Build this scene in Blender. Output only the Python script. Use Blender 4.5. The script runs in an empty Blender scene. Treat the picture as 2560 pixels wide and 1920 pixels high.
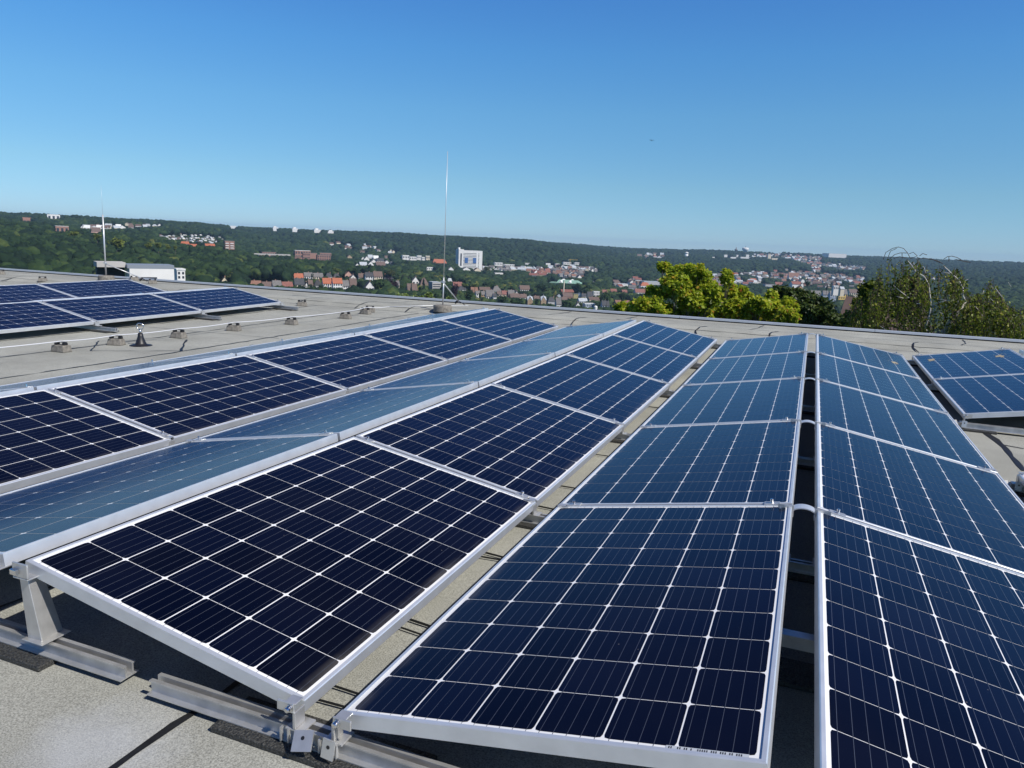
import bpy, bmesh, math, random
import numpy as np
from mathutils import Vector, Matrix
random.seed(7); RNG = np.random.default_rng(7)
S = bpy.context.scene; COL = S.collection
R = math.radians
# ------------------------------------------------------------------ camera, sky, sun, exposure
F = 1887.8                                   # focal length in pixels of the 2560 px wide photograph
CAM = np.array([1.0077, -1.3948, 1.2912]); YAW, PITCH, ROLL = 0.3697, 0.1881, 0.0438
def cam_axes():
    cy, sy, cp, sp = math.cos(YAW), math.sin(YAW), math.cos(PITCH), math.sin(PITCH)
    fw = np.array([-sy*cp, cy*cp, -sp]); r = np.array([cy, sy, 0.0]); u = np.cross(r, fw)
    c, s = math.cos(ROLL), math.sin(ROLL)
    return c*r+s*u, -s*r+c*u, fw
AX = cam_axes()
cd = bpy.data.cameras.new('camera'); cam = bpy.data.objects.new('camera', cd); COL.objects.link(cam)
cd.sensor_width = 36; cd.lens = 36*F/2560; cd.clip_start = 0.05; cd.clip_end = 30000
cam.matrix_world = Matrix(((AX[0][0], AX[1][0], -AX[2][0], CAM[0]), (AX[0][1], AX[1][1], -AX[2][1], CAM[1]),
                           (AX[0][2], AX[1][2], -AX[2][2], CAM[2]), (0, 0, 0, 1)))
S.camera = cam
SUN_EL, SUN_AZ = 47.0, 104.0                 # azimuth clockwise from +Y
w = bpy.data.worlds.new('World'); S.world = w; w.use_nodes = True
nt = w.node_tree; sky = nt.nodes.new('ShaderNodeTexSky'); sky.sky_type = 'NISHITA'; sky.sun_disc = False
sky.sun_elevation = R(SUN_EL); sky.sun_rotation = R(SUN_AZ); sky.altitude = 150
sky.air_density = 0.6; sky.dust_density = 0.0; sky.ozone_density = 10.0
tcw = nt.nodes.new('ShaderNodeTexCoord'); sxyz = nt.nodes.new('ShaderNodeSeparateXYZ'); grade = nt.nodes.new('ShaderNodeValToRGB'); gm = nt.nodes.new('ShaderNodeVectorMath'); gs = nt.nodes.new('ShaderNodeVectorMath')
gm.operation = 'MULTIPLY'; gs.operation = 'SCALE'; gs.inputs['Scale'].default_value = 3.7
nt.links.new(tcw.outputs['Generated'], sxyz.inputs[0]); nt.links.new(sxyz.outputs[2], grade.inputs[0])
GR_ = [(0.0, (1.12, 1.13, 1.03)), (0.017, (1.10, 1.12, 1.03)), (0.07, (1.34, 1.40, 1.10)), (0.156, (1.42, 1.79, 1.47)), (0.225, (1.27, 1.92, 1.78)), (0.292, (1.15, 1.86, 1.98)), (0.375, (.80, 1.15, 1.65)), (0.5, (.64, .85, 1.3)), (1.0, (0.62, 0.74, 0.95))]
el_ = grade.color_ramp.elements
for i_, (p_, c_) in enumerate(GR_):
    q_ = el_[0] if i_ == 0 else (el_[len(el_)-1] if i_ == len(GR_)-1 else el_.new(p_)); q_.position = p_; q_.color = (*[v_/4 for v_ in c_], 1)
nt.links.new(sky.outputs[0], gm.inputs[0]); nt.links.new(grade.outputs[0], gm.inputs[1]); nt.links.new(gm.outputs[0], gs.inputs[0])
nt.links.new(gs.outputs[0], nt.nodes['Background'].inputs[0]); nt.nodes['Background'].inputs[1].default_value = 0.10
sd = bpy.data.lights.new('sun', 'SUN'); sd.energy = 5.0; sd.angle = R(0.5); sd.color = (1.0, 0.95, 0.87)
sun = bpy.data.objects.new('sun', sd); COL.objects.link(sun)
SD = Vector((math.sin(R(SUN_AZ))*math.cos(R(SUN_EL)), math.cos(R(SUN_AZ))*math.cos(R(SUN_EL)), math.sin(R(SUN_EL))))
sun.rotation_euler = SD.to_track_quat('Z', 'Y').to_euler(); sun.location = (20, -10, 30)
S.view_settings.view_transform = 'Standard'; S.view_settings.look = 'None'; S.view_settings.exposure = 0.0
S.view_settings.gamma = 1.0; S.view_settings.use_curve_mapping = False
S.cycles.max_bounces = 6; S.cycles.diffuse_bounces = 3; S.cycles.glossy_bounces = 3; S.cycles.transparent_max_bounces = 6
S.cycles.transmission_bounces = 2; S.cycles.volume_bounces = 0; S.cycles.use_denoising = True
S.cycles.caustics_reflective = False; S.cycles.caustics_refractive = False

def ray(x, y): return AX[2] + (x-1280)/F*AX[0] - (y-960)/F*AX[1]
def onz(x, y, z=0.0):
    d = ray(x, y); s = (z-CAM[2])/d[2]; return Vector(CAM + s*d)
def at_r(x, y, r):                           # point on the sight line of a photo pixel, r metres away over the ground
    d = ray(x, y); return Vector(CAM + d*(r/math.hypot(d[0], d[1])))
def hor(x): return 600.3 + (x-1280)*0.0438   # photo row of the true horizon

# ------------------------------------------------------------------ helpers
class MB:
    def __init__(s): s.v = []; s.f = []; s.m = []
    def face(s, pts, m=0):
        i = len(s.v); s.v += [tuple(p) for p in pts]; s.f.append(tuple(range(i, i+len(pts)))); s.m.append(m)
    def solid(s, v, f, m=0):
        i = len(s.v); s.v += [tuple(p) for p in v]; s.f += [tuple(i+k for k in q) for q in f]; s.m += [m]*len(f)
    def box(s, lo, hi, m=0, M=None, taper=0.0):
        x0, y0, z0 = lo; x1, y1, z1 = hi; t = taper
        v = [(x0,y0,z0),(x1,y0,z0),(x1,y1,z0),(x0,y1,z0),(x0+t,y0+t,z1),(x1-t,y0+t,z1),(x1-t,y1-t,z1),(x0+t,y1-t,z1)]
        if M is not None: v = [M @ Vector(p) for p in v]
        s.solid(v, [(3,2,1,0),(4,5,6,7),(0,1,5,4),(1,2,6,5),(2,3,7,6),(3,0,4,7)], m)
    def tube(s, path, rad, n=8, m=0, caps=True):
        path = [Vector(p) for p in path]; k = len(path)
        rr = rad if isinstance(rad, (list, tuple)) else [rad]*k
        rings = []; up = None
        for i, p in enumerate(path):
            d = (path[min(i+1, k-1)]-path[max(i-1, 0)]).normalized()
            if up is None: up = Vector((0,0,1)) if abs(d.z) < .9 else Vector((1,0,0))
            a = d.cross(up)
            if a.length < 1e-6: a = d.orthogonal()
            a.normalize(); b = a.cross(d).normalized(); up = b
            rings.append([p + (a*math.cos(2*math.pi*j/n)+b*math.sin(2*math.pi*j/n))*rr[i] for j in range(n)])
        i0 = len(s.v)
        for q in rings: s.v += [tuple(p) for p in q]
        for i in range(k-1):
            for j in range(n):
                a, b = i0+i*n+j, i0+i*n+(j+1) % n
                s.f.append((a, b, b+n, a+n)); s.m.append(m)
        if caps:
            s.f.append(tuple(i0+j for j in range(n))[::-1]); s.m.append(m)
            s.f.append(tuple(i0+(k-1)*n+j for j in range(n))); s.m.append(m)
    def lathe(s, prof, n=24, c=(0,0,0), m=0):
        i0 = len(s.v)
        for r_, z in prof:
            for j in range(n):
                a = 2*math.pi*j/n; s.v.append((c[0]+r_*math.cos(a), c[1]+r_*math.sin(a), c[2]+z))
        for i in range(len(prof)-1):
            for j in range(n):
                a, b = i0+i*n+j, i0+i*n+(j+1) % n
                s.f.append((a, b, b+n, a+n)); s.m.append(m)
        s.f.append(tuple(i0+j for j in range(n))[::-1]); s.m.append(m)
        k = i0+(len(prof)-1)*n; s.f.append(tuple(k+j for j in range(n))); s.m.append(m)
    def extrude(s, prof, x0, x1, m=0, M=None):   # closed (y,z) profile, counter-clockwise seen from +x, swept along x
        n = len(prof); v = [(x0, y, z) for y, z in prof] + [(x1, y, z) for y, z in prof]
        if M is not None: v = [M @ Vector(p) for p in v]
        f = [(i, (i+1) % n, n+(i+1) % n, n+i) for i in range(n)]
        s.solid(v, [q[::-1] for q in f] + [tuple(range(n)), tuple(range(2*n-1, n-1, -1))], m)
    def mesh(s, name, mats):
        me = bpy.data.meshes.new(name); me.from_pydata(s.v, [], s.f)
        for q in (mats if isinstance(mats, (list, tuple)) else [mats]): me.materials.append(q)
        me.polygons.foreach_set('material_index', s.m); me.update(); return me
    def build(s, name, mats, parent=None, smooth=False, bevel=0.0):
        me = s.mesh(name, mats)
        if smooth: me.polygons.foreach_set('use_smooth', [True]*len(me.polygons))
        o = put(name, me, parent)
        if bevel:
            b = o.modifiers.new('bevel', 'BEVEL'); b.width = bevel; b.segments = 2; b.limit_method = 'ANGLE'
        return o
def put(name, data, parent=None, loc=None, M=None):
    o = bpy.data.objects.new(name, data); COL.objects.link(o)
    if parent is not None: o.parent = parent
    if M is not None: o.matrix_local = M
    if loc is not None: o.location = loc
    return o
def tag(o, label=None, cat=None, group=None, kind=None):
    if label: o['label'] = label
    if cat: o['category'] = cat
    if group: o['group'] = group
    if kind: o['kind'] = kind
    return o
def thing(name, label, cat, loc=(0,0,0), rz=0.0, group=None):
    o = bpy.data.objects.new(name, None); COL.objects.link(o); o.location = loc; o.rotation_euler = (0, 0, rz)
    o.empty_display_size = .1
    return tag(o, label, cat, group)

# ------------------------------------------------------------------ materials
def mat(name, col, rough=.6, metal=0.0, var=0.0, scale=8.0, spec=.5, coat=0.0, coords='Object', bump=0.0, col2=None, detail=4.0):
    m = bpy.data.materials.new(name); m.use_nodes = True; n = m.node_tree.nodes; l = m.node_tree.links
    b = n['Principled BSDF']; b.inputs['Roughness'].default_value = rough; b.inputs['Metallic'].default_value = metal
    b.inputs['Specular IOR Level'].default_value = spec; b.inputs['Coat Weight'].default_value = coat; b.inputs['Coat Roughness'].default_value = .04
    b.inputs['Base Color'].default_value = (*col, 1)
    if var or bump or col2:
        tc = n.new('ShaderNodeTexCoord'); nz = n.new('ShaderNodeTexNoise'); nz.inputs['Scale'].default_value = scale; nz.inputs['Detail'].default_value = detail
        l.new(tc.outputs[coords], nz.inputs['Vector'])
        if var or col2:
            cr = n.new('ShaderNodeValToRGB'); e = cr.color_ramp.elements; e[0].position = .3; e[1].position = .7
            c2 = col2 or tuple(min(1, c*(1+var)) for c in col); c1 = col if col2 else tuple(c*(1-var) for c in col)
            e[0].color = (*c1, 1); e[1].color = (*c2, 1)
            l.new(nz.outputs['Fac'], cr.inputs[0]); l.new(cr.outputs[0], b.inputs['Base Color'])
        if bump:
            bp = n.new('ShaderNodeBump'); bp.inputs['Strength'].default_value = bump; bp.inputs['Distance'].default_value = .01
            l.new(nz.outputs['Fac'], bp.inputs['Height']); l.new(bp.outputs[0], b.inputs['Normal'])
    return m
def felt_mat():
    m = bpy.data.materials.new('roof_felt'); m.use_nodes = True; n = m.node_tree.nodes; l = m.node_tree.links; b = n['Principled BSDF']
    tc = n.new('ShaderNodeTexCoord')
    def noise(sc, de, ro=.5):
        z = n.new('ShaderNodeTexNoise'); z.inputs['Scale'].default_value = sc; z.inputs['Detail'].default_value = de; z.inputs['Roughness'].default_value = ro
        l.new(tc.outputs['Object'], z.inputs['Vector']); return z
    def ramp(src, p0, c0, p1, c1):
        r_ = n.new('ShaderNodeValToRGB'); e = r_.color_ramp.elements; e[0].position = p0; e[1].position = p1; e[0].color = (*c0, 1); e[1].color = (*c1, 1)
        l.new(src, r_.inputs[0]); return r_
    def mixn(mode, fac, a, c):
        x = n.new('ShaderNodeMix'); x.data_type = 'RGBA'; x.blend_type = mode
        if isinstance(fac, float): x.inputs['Factor'].default_value = fac
        else: l.new(fac, x.inputs['Factor'])
        l.new(a, x.inputs[6]); l.new(c, x.inputs[7]); return x.outputs[2]
    g = noise(230, 3, .65); gr = ramp(g.outputs['Fac'], .33, (.20,.202,.182), .68, (.50,.503,.458))
    big = noise(1.3, 5, .6); br = ramp(big.outputs['Fac'], .3, (.74,.74,.73), .72, (1.12,1.12,1.10))
    c = mixn('MULTIPLY', 1.0, gr.outputs[0], br.outputs[0])
    st = noise(.55, 6, .65); sr = ramp(st.outputs['Fac'], .66, (0,0,0), .74, (1,1,1))
    pale = n.new('ShaderNodeRGB'); pale.outputs[0].default_value = (.42,.45,.49,1)
    x = n.new('ShaderNodeMath'); x.operation = 'MULTIPLY'; x.inputs[1].default_value = .42; l.new(sr.outputs[0], x.inputs[0])
    c = mixn('MIX', x.outputs[0], c, pale.outputs[0])
    sep = n.new('ShaderNodeVectorMath'); sep.operation = 'DISTANCE'; sep.inputs[1].default_value = (-.50, -.20, .04); l.new(tc.outputs['Object'], sep.inputs[0])     # dried lime puddle
    wob = noise(9, 4, .6); ad = n.new('ShaderNodeMath'); ad.operation = 'MULTIPLY_ADD'; ad.inputs[1].default_value = .22; l.new(wob.outputs['Fac'], ad.inputs[0]); l.new(sep.outputs['Value'], ad.inputs[2])
    pr = n.new('ShaderNodeMapRange'); pr.inputs[1].default_value = .33; pr.inputs[2].default_value = .17; pr.inputs[4].default_value = .36; l.new(ad.outputs[0], pr.inputs[0])
    pal2 = n.new('ShaderNodeRGB'); pal2.outputs[0].default_value = (.54,.57,.62,1); c = mixn('MIX', pr.outputs[0], c, pal2.outputs[0])
    dk = noise(2.6, 7, .7); dr = n.new('ShaderNodeMapRange'); dr.inputs[1].default_value = .60; dr.inputs[2].default_value = .72; dr.inputs[4].default_value = .38; l.new(dk.outputs['Fac'], dr.inputs[0])
    drk = n.new('ShaderNodeRGB'); drk.outputs[0].default_value = (.15,.145,.12,1); c = mixn('MIX', dr.outputs[0], c, drk.outputs[0])
    l.new(c, b.inputs['Base Color']); b.inputs['Roughness'].default_value = .9; b.inputs['Specular IOR Level'].default_value = .25
    bp = n.new('ShaderNodeBump'); bp.inputs['Strength'].default_value = .5; bp.inputs['Distance'].default_value = .004
    l.new(g.outputs['Fac'], bp.inputs['Height']); l.new(bp.outputs[0], b.inputs['Normal']); return m
def glass_top(name, col, rough, dust=.0, specks=False):
    m = mat(name, col, rough, 0, spec=.0, coat=0.0); n = m.node_tree.nodes; l = m.node_tree.links; b = n['Principled BSDF']
    gl = n.new('ShaderNodeBsdfGlossy'); gl.inputs['Color'].default_value = (.76, .86, 1.0, 1); gl.inputs['Roughness'].default_value = .17      # bluish anti reflection coating
    fr = n.new('ShaderNodeFresnel'); fr.inputs['IOR'].default_value = 1.22; mx = n.new('ShaderNodeMixShader')
    l.new(fr.outputs[0], mx.inputs[0]); l.new(b.outputs[0], mx.inputs[1]); l.new(gl.outputs[0], mx.inputs[2]); l.new(mx.outputs[0], n['Material Output'].inputs[0])
    b.inputs['Sheen Weight'].default_value = .03; b.inputs['Sheen Roughness'].default_value = .35; b.inputs['Sheen Tint'].default_value = (.45,.62,1.0,1)
    tc = n.new('ShaderNodeTexCoord'); nz = n.new('ShaderNodeTexNoise'); nz.inputs['Scale'].default_value = 2.2; nz.inputs['Detail'].default_value = 8
    l.new(tc.outputs['Object'], nz.inputs['Vector'])
    r_ = n.new('ShaderNodeMapRange'); r_.inputs[1].default_value = .35; r_.inputs[2].default_value = .75; r_.inputs[3].default_value = 0; r_.inputs[4].default_value = dust
    l.new(nz.outputs['Fac'], r_.inputs[0]); fac = r_.outputs[0]
    if specks:
        vo = n.new('ShaderNodeTexVoronoi'); vo.inputs['Scale'].default_value = 17; l.new(tc.outputs['Object'], vo.inputs['Vector'])
        lt = n.new('ShaderNodeMath'); lt.operation = 'LESS_THAN'; lt.inputs[1].default_value = .035; l.new(vo.outputs['Distance'], lt.inputs[0])
        sp = n.new('ShaderNodeSeparateColor'); l.new(vo.outputs['Color'], sp.inputs[0])
        gt = n.new('ShaderNodeMath'); gt.operation = 'GREATER_THAN'; gt.inputs[1].default_value = .8; l.new(sp.outputs[0], gt.inputs[0])
        mu = n.new('ShaderNodeMath'); mu.operation = 'MULTIPLY'; l.new(lt.outputs[0], mu.inputs[0]); l.new(gt.outputs[0], mu.inputs[1])
        m2 = n.new('ShaderNodeMath'); m2.operation = 'MULTIPLY'; m2.inputs[1].default_value = .35; l.new(mu.outputs[0], m2.inputs[0])
        ad = n.new('ShaderNodeMath'); ad.operation = 'ADD'; l.new(fac, ad.inputs[0]); l.new(m2.outputs[0], ad.inputs[1]); fac = ad.outputs[0]
    sx = n.new('ShaderNodeSeparateXYZ'); l.new(tc.outputs['Object'], sx.inputs[0])          # grime washed down to the low edge
    er = n.new('ShaderNodeMapRange'); er.inputs[1].default_value = .055; er.inputs[2].default_value = .008; er.inputs[3].default_value = 0; er.inputs[4].default_value = 1; l.new(sx.outputs[0], er.inputs[0])
    n2 = n.new('ShaderNodeTexNoise'); n2.inputs['Scale'].default_value = 7; n2.inputs['Detail'].default_value = 5; oi = n.new('ShaderNodeObjectInfo'); n2.noise_dimensions = '4D'
    wm = n.new('ShaderNodeMath'); wm.operation = 'MULTIPLY'; wm.inputs[1].default_value = 37; l.new(oi.outputs['Random'], wm.inputs[0]); l.new(wm.outputs[0], n2.inputs['W']); l.new(tc.outputs['Object'], n2.inputs['Vector'])
    n3 = n.new('ShaderNodeMapRange'); n3.inputs[1].default_value = .38; n3.inputs[2].default_value = .75; n3.inputs[4].default_value = .34; l.new(n2.outputs['Fac'], n3.inputs[0])
    em = n.new('ShaderNodeMath'); em.operation = 'MULTIPLY'; l.new(er.outputs[0], em.inputs[0]); l.new(n3.outputs[0], em.inputs[1])
    ea = n.new('ShaderNodeMath'); ea.operation = 'ADD'; ea.use_clamp = True; l.new(fac, ea.inputs[0]); l.new(em.outputs[0], ea.inputs[1]); fac = ea.outputs[0]
    x = n.new('ShaderNodeMix'); x.data_type = 'RGBA'; l.new(fac, x.inputs['Factor'])
    x.inputs[6].default_value = (*col, 1); x.inputs[7].default_value = (.36, .34, .30, 1); l.new(x.outputs[2], b.inputs['Base Color'])
    if specks:                                                                           # every cell has its own tone
        vm = n.new('ShaderNodeVectorMath'); vm.operation = 'MULTIPLY_ADD'; vm.inputs[1].default_value = (1/.158, 1/.1651, 0); vm.inputs[2].default_value = (-.13, 5.0, 0)
        vf = n.new('ShaderNodeVectorMath'); vf.operation = 'FLOOR'; wn = n.new('ShaderNodeTexWhiteNoise'); wn.noise_dimensions = '4D'
        l.new(tc.outputs['Object'], vm.inputs[0]); l.new(vm.outputs[0], vf.inputs[0]); l.new(vf.outputs[0], wn.inputs['Vector']); l.new(oi.outputs['Random'], wn.inputs['W'])
        tr = n.new('ShaderNodeMapRange'); tr.inputs[3].default_value = .72; tr.inputs[4].default_value = 1.45; l.new(wn.outputs['Value'], tr.inputs[0])
        ts = n.new('ShaderNodeVectorMath'); ts.operation = 'SCALE'; ts.inputs[0].default_value = col; l.new(tr.outputs[0], ts.inputs['Scale']); l.new(ts.outputs[0], x.inputs[6])
    return m
def leaf_mat(name, stops, trans=.25, rough=.6, obj_tint=False, spec=.3):
    m = bpy.data.materials.new(name); m.use_nodes = True; n = m.node_tree.nodes; l = m.node_tree.links; b = n['Principled BSDF']
    at = n.new('ShaderNodeAttribute'); at.attribute_name = 'tint'
    cr = n.new('ShaderNodeValToRGB'); e = cr.color_ramp.elements
    e[0].position = stops[0][0]; e[0].color = (*stops[0][1], 1); e[1].position = stops[-1][0]; e[1].color = (*stops[-1][1], 1)
    for p, c in stops[1:-1]:
        q = e.new(p); q.color = (*c, 1)
    l.new(at.outputs['Fac'], cr.inputs[0]); out = cr.outputs[0]
    if obj_tint:
        oi = n.new('ShaderNodeObjectInfo'); x = n.new('ShaderNodeMix'); x.data_type = 'RGBA'; x.blend_type = 'MULTIPLY'; x.inputs['Factor'].default_value = 1
        l.new(out, x.inputs[6]); l.new(oi.outputs['Color'], x.inputs[7]); out = x.outputs[2]
    l.new(out, b.inputs['Base Color']); b.inputs['Roughness'].default_value = rough; b.inputs['Specular IOR Level'].default_value = spec
    if trans:
        tr = n.new('ShaderNodeBsdfTranslucent'); l.new(out, tr.inputs[0]); mx = n.new('ShaderNodeMixShader'); mx.inputs[0].default_value = trans
        l.new(b.outputs[0], mx.inputs[1]); l.new(tr.outputs[0], mx.inputs[2]); l.new(mx.outputs[0], n['Material Output'].inputs[0])
    return m
M_FELT = felt_mat()
M_SEAM = mat('bitumen_seam', (.012,.012,.012), .5, var=.3, scale=30)
M_TRIM = mat('aluminium_trim', (.50,.52,.54), .45, .35, var=.06, scale=3)
M_FRAME = mat('anodised_frame', (.74,.77,.80), .38, .55, var=.07, scale=14)
M_ALU = mat('mill_aluminium', (.62,.62,.61), .42, .7, var=.12, scale=22)
M_BOLT = mat('steel_bolt', (.7,.7,.7), .2, 1.0)
M_RUBBER = mat('rubber_granulate', (.012,.012,.012), .55, col2=(.07,.07,.065), scale=160, bump=.8, detail=2)
M_CELL = glass_top('solar_cell', (.0013,.0023,.009), .35, dust=.008, specks=True)
M_BACK = glass_top('backsheet_white', (.80,.81,.82), .5)
M_BUS = mat('busbar_silver', (.065,.075,.10), .4, .0, spec=.0, coat=1.0); M_BUS.node_tree.nodes['Principled BSDF'].inputs['Coat IOR'].default_value = 1.36
M_CONC = mat('weathered_concrete', (.115,.107,.095), .9, col2=(.27,.25,.215), scale=26, bump=.4)
M_BLACK = mat('black_plastic', (.014,.014,.017), .45)
M_WIRE = mat('conductor_aluminium', (.80,.81,.82), .4, .3)
M_MAST = mat('mast_aluminium', (.66,.67,.68), .4, .55)
M_CABLE = mat('black_cable', (.01,.01,.01), .5)
M_BIRDLIME = mat('dry_smear', (.36,.30,.20), .9, var=.3, scale=60)

# ------------------------------------------------------------------ roof
T = 0.1765; GV, GR, LP, W = 0.1049, 0.0963, 1.7192, 0.99; KQ = 0.0015; H0 = 0.12
CT, ST = math.cos(T), math.sin(T)
def sag(y): return KQ*(min(max(y, -2.0), 8.7)-4.2)**2
def kerb_y(x): return 9.98 + .055*x
def edge_y(x): return 11.55 + .062*x
def roof_z(x, y):
    t = min(max((y-kerb_y(x))/.42, 0), 1); return sag(y) + .078*t*t*(3-2*t)
bld = thing('flat_roof_building', 'grey felt covered flat roof with a metal edge trim, carrying the solar panels', 'building', (0, 0, 0))
def grid_roof():
    xs = np.linspace(-34, 9.5, 146); ts = np.concatenate([np.linspace(0, 1, 46), ]); V = []; FC = []
    for x in xs:
        ky, ey = kerb_y(x), edge_y(x)
        ys = np.concatenate([np.linspace(-6, ky, 40), ky+np.linspace(.03, .45, 10), np.linspace(ky+.6, ey+.02, 6)])
        V += [(x, y, roof_z(x, y)) for y in ys]; n = len(ys)
    for i in range(len(xs)-1):
        for j in range(n-1): FC.append((i*n+j, (i+1)*n+j, (i+1)*n+j+1, i*n+j+1))
    me = bpy.data.meshes.new('roof'); me.from_pydata(V, [], FC); me.materials.append(M_FELT); me.update()
    me.polygons.foreach_set('use_smooth', [True]*len(FC)); return put('roof', me, bld)
roof = grid_roof()
def seam(pts, wd=.014, jit=.006, lift=.004):
    P = [Vector((p[0], p[1], 0)) for p in pts]; Q = []
    for a, b in zip(P[:-1], P[1:]):
        n = max(1, int((b-a).length/.12)); Q += [a.lerp(b, i/n) for i in range(n)]
    Q.append(P[-1]); mb = MB(); prev = None
    for i, q in enumerate(Q):
        d = (Q[min(i+1, len(Q)-1)]-Q[max(i-1, 0)]).normalized(); s_ = Vector((-d.y, d.x, 0))
        q = q + s_*random.gauss(0, jit); w_ = wd*random.uniform(.45, 1.25)/2
        if 0 < i < len(Q)-1 and random.random() < .06: w_ *= .25
        l_, r_ = q+s_*w_, q-s_*w_
        cur = [(p.x, p.y, roof_z(p.x, p.y)+lift) for p in (l_, r_)]
        if prev: mb.face([prev[1], cur[1], cur[0], prev[0]])
        prev = cur
    return mb
SEAMS = []
def px_line(pts): return [onz(x, y, .02) for x, y in pts]
for xx in (-5.07, -6.03, -7.0, -9.3, -10.3, -11.25, -12.2, -13.2, -14.2): SEAMS.append(([(xx, -3), (xx+.03, 4.0), (xx+.07, kerb_y(xx)-.02)], .024))
for off, wd in ((.02, .012), (.24, .009), (.62, .013), (1.12, .010)):
    SEAMS.append(([(x, kerb_y(x)+off) for x in np.arange(-32, 9.2, 1.5)], wd))
for xx in (-16.4, -14.3, -12.6, -10.1, -8.8, -7.35, -6.2, -5.25, -4.1, -2.4, -.5, .55, 2.45, 4.1, 5.6):
    k = kerb_y(xx); SEAMS.append(([(xx, k-.03), (xx-.05, k+.2), (xx-.02, k+.45), (xx+.06, k+.62)], .03))
for xx in (-15.3, -11.6, -7.9, -5.9, -3.0, -1.85, .2, 3.05, 5.0):
    k = kerb_y(xx); SEAMS.append(([(xx, k+.62), (xx+.1, k+.9), (xx+.16, edge_y(xx)-.12)], .022))
SEAMS += [([(-.41, -1.6), (-.40, -.2), (-.385, .05), (-.38, 4)], .022), ([(-1.38, -2.5), (-1.36, 1.2)], .015),
          ([(-5.73, 4.11), (-5.06, 4.64)], .014), ([(-5.06, 4.64), (-5.62, 5.27)], .026), ([(-5.62, 5.27), (-6.24, 4.63)], .010), ([(-6.24, 4.63), (-5.73, 4.11)], .018),
          ([onz(2460, 1078, .0), onz(2500, 1110, 0), onz(2560, 1178, 0)], .045), ([onz(2500, 1112, .0), onz(2560, 1123, 0)], .02),
          ([(-9, 5.6), (-4.9, 6.0)], .010), ([(-6.6, 8.9), (-5.2, 8.6), (-4.95, 8.9)], .012)]
for pts, wd in SEAMS: seam(pts, wd).build('felt_seam', M_SEAM, bld)
mb = MB(); SL = math.atan(.062)
for a, b in zip(np.arange(-34, 9.5, 3.0), np.arange(-31, 12.5, 3.0)):
    b = min(b, 9.6)-.006
    for (o0, o1, z0, z1) in ((-.035, .09, .128, .158), (.0, .06, .06, .1275)):
        ya, yb = edge_y(a), edge_y(b)
        z_ = sag(11)-.031
        v = [(a, ya+o0, z0+z_), (b, yb+o0, z0+z_), (b, yb+o1, z0+z_), (a, ya+o1, z0+z_), (a, ya+o0+.004, z1+z_), (b, yb+o0+.004, z1+z_), (b, yb+o1, z1+z_), (a, ya+o1, z1+z_)]
        mb.solid(v, [(3,2,1,0),(4,5,6,7),(0,1,5,4),(1,2,6,5),(2,3,7,6),(3,0,4,7)], 0 if o0 < 0 else 1)  # lower strip near-black: the dark gap under the lip put into colour
mb.build('edge_trim', [M_TRIM, M_SEAM], bld)
mb = MB()
e0, e1 = edge_y(-33.9), edge_y(9.4)
v = [(-33.9, -5.9, -16), (9.4, -5.9, -16), (9.4, e1, -16), (-33.9, e0, -16), (-33.9, -5.9, -.06), (9.4, -5.9, -.06), (9.4, e1, -.06), (-33.9, e0, -.06)]
mb.solid(v, [(3,2,1,0),(4,5,6,7),(0,1,5,4),(1,2,6,5),(2,3,7,6),(3,0,4,7)])
mb.build('wall', mat('building_render', (.45,.44,.42), .85, var=.1, scale=.6), bld)

# ------------------------------------------------------------------ solar panels
PL = LP - .021
def frame_mesh():
    prof = [(0, -.040), (0, -.0025), (.0025, 0), (.0115, 0), (.0115, -.0035), (.006, -.0045), (.006, -.038), (.026, -.038), (.026, -.040)]
    cs = [((0, -PL/2), (1, 1)), ((W, -PL/2), (-1, 1)), ((W, PL/2), (-1, -1)), ((0, PL/2), (1, -1))]
    mb = MB(); n = len(prof)
    for (cx, cy), (sx, sy) in cs: mb.v += [(cx+sx*o, cy+sy*o, z) for o, z in prof]
    for k in range(4):
        for i in range(n):
            a, b = k*n+i, k*n+(i+1) % n; c, d = ((k+1) % 4)*n+(i+1) % n, ((k+1) % 4)*n+i
            mb.f.append((a, d, c, b)); mb.m.append(0)
    return mb.mesh('frame', M_FRAME)
def sheet_mesh():
    mb = MB(); z = -.0042
    mb.face([(.008, -PL/2+.008, z), (W-.008, -PL/2+.008, z), (W-.008, PL/2-.008, z), (.008, PL/2-.008, z)], 0)
    mx, my = .0205, .0235; px, py = (W-2*mx)/6, (PL-2*my)/10; g = .0019; gy = .0012; c = .0125; zc = z+.0005; zb = zc+.0003
    for i in range(6):
        for j in range(10):
            x0, x1 = mx+i*px+g, mx+(i+1)*px-g; y0, y1 = -PL/2+my+j*py+gy, -PL/2+my+(j+1)*py-gy
            cc = c*.5
            mb.face([(x0+c, y0, zc), (x1-c, y0, zc), (x1-cc*.45, y0+cc*.45, zc), (x1, y0+c, zc), (x1, y1-c, zc), (x1-cc*.45, y1-cc*.45, zc), (x1-c, y1, zc), (x0+c, y1, zc),
                     (x0+cc*.45, y1-cc*.45, zc), (x0, y1-c, zc), (x0, y0+c, zc), (x0+cc*.45, y0+cc*.45, zc)], 1)
        for k in range(5):
            xb = mx+i*px+px*(k+.5)/5; mb.face([(xb-.0006, -PL/2+my*.6, zb), (xb+.0006, -PL/2+my*.6, zb), (xb+.0006, PL/2-my*.6, zb), (xb-.0006, PL/2-my*.6, zb)], 2)
    return mb.mesh('cell_sheet', [M_BACK, M_CELL, M_BUS])
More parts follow.
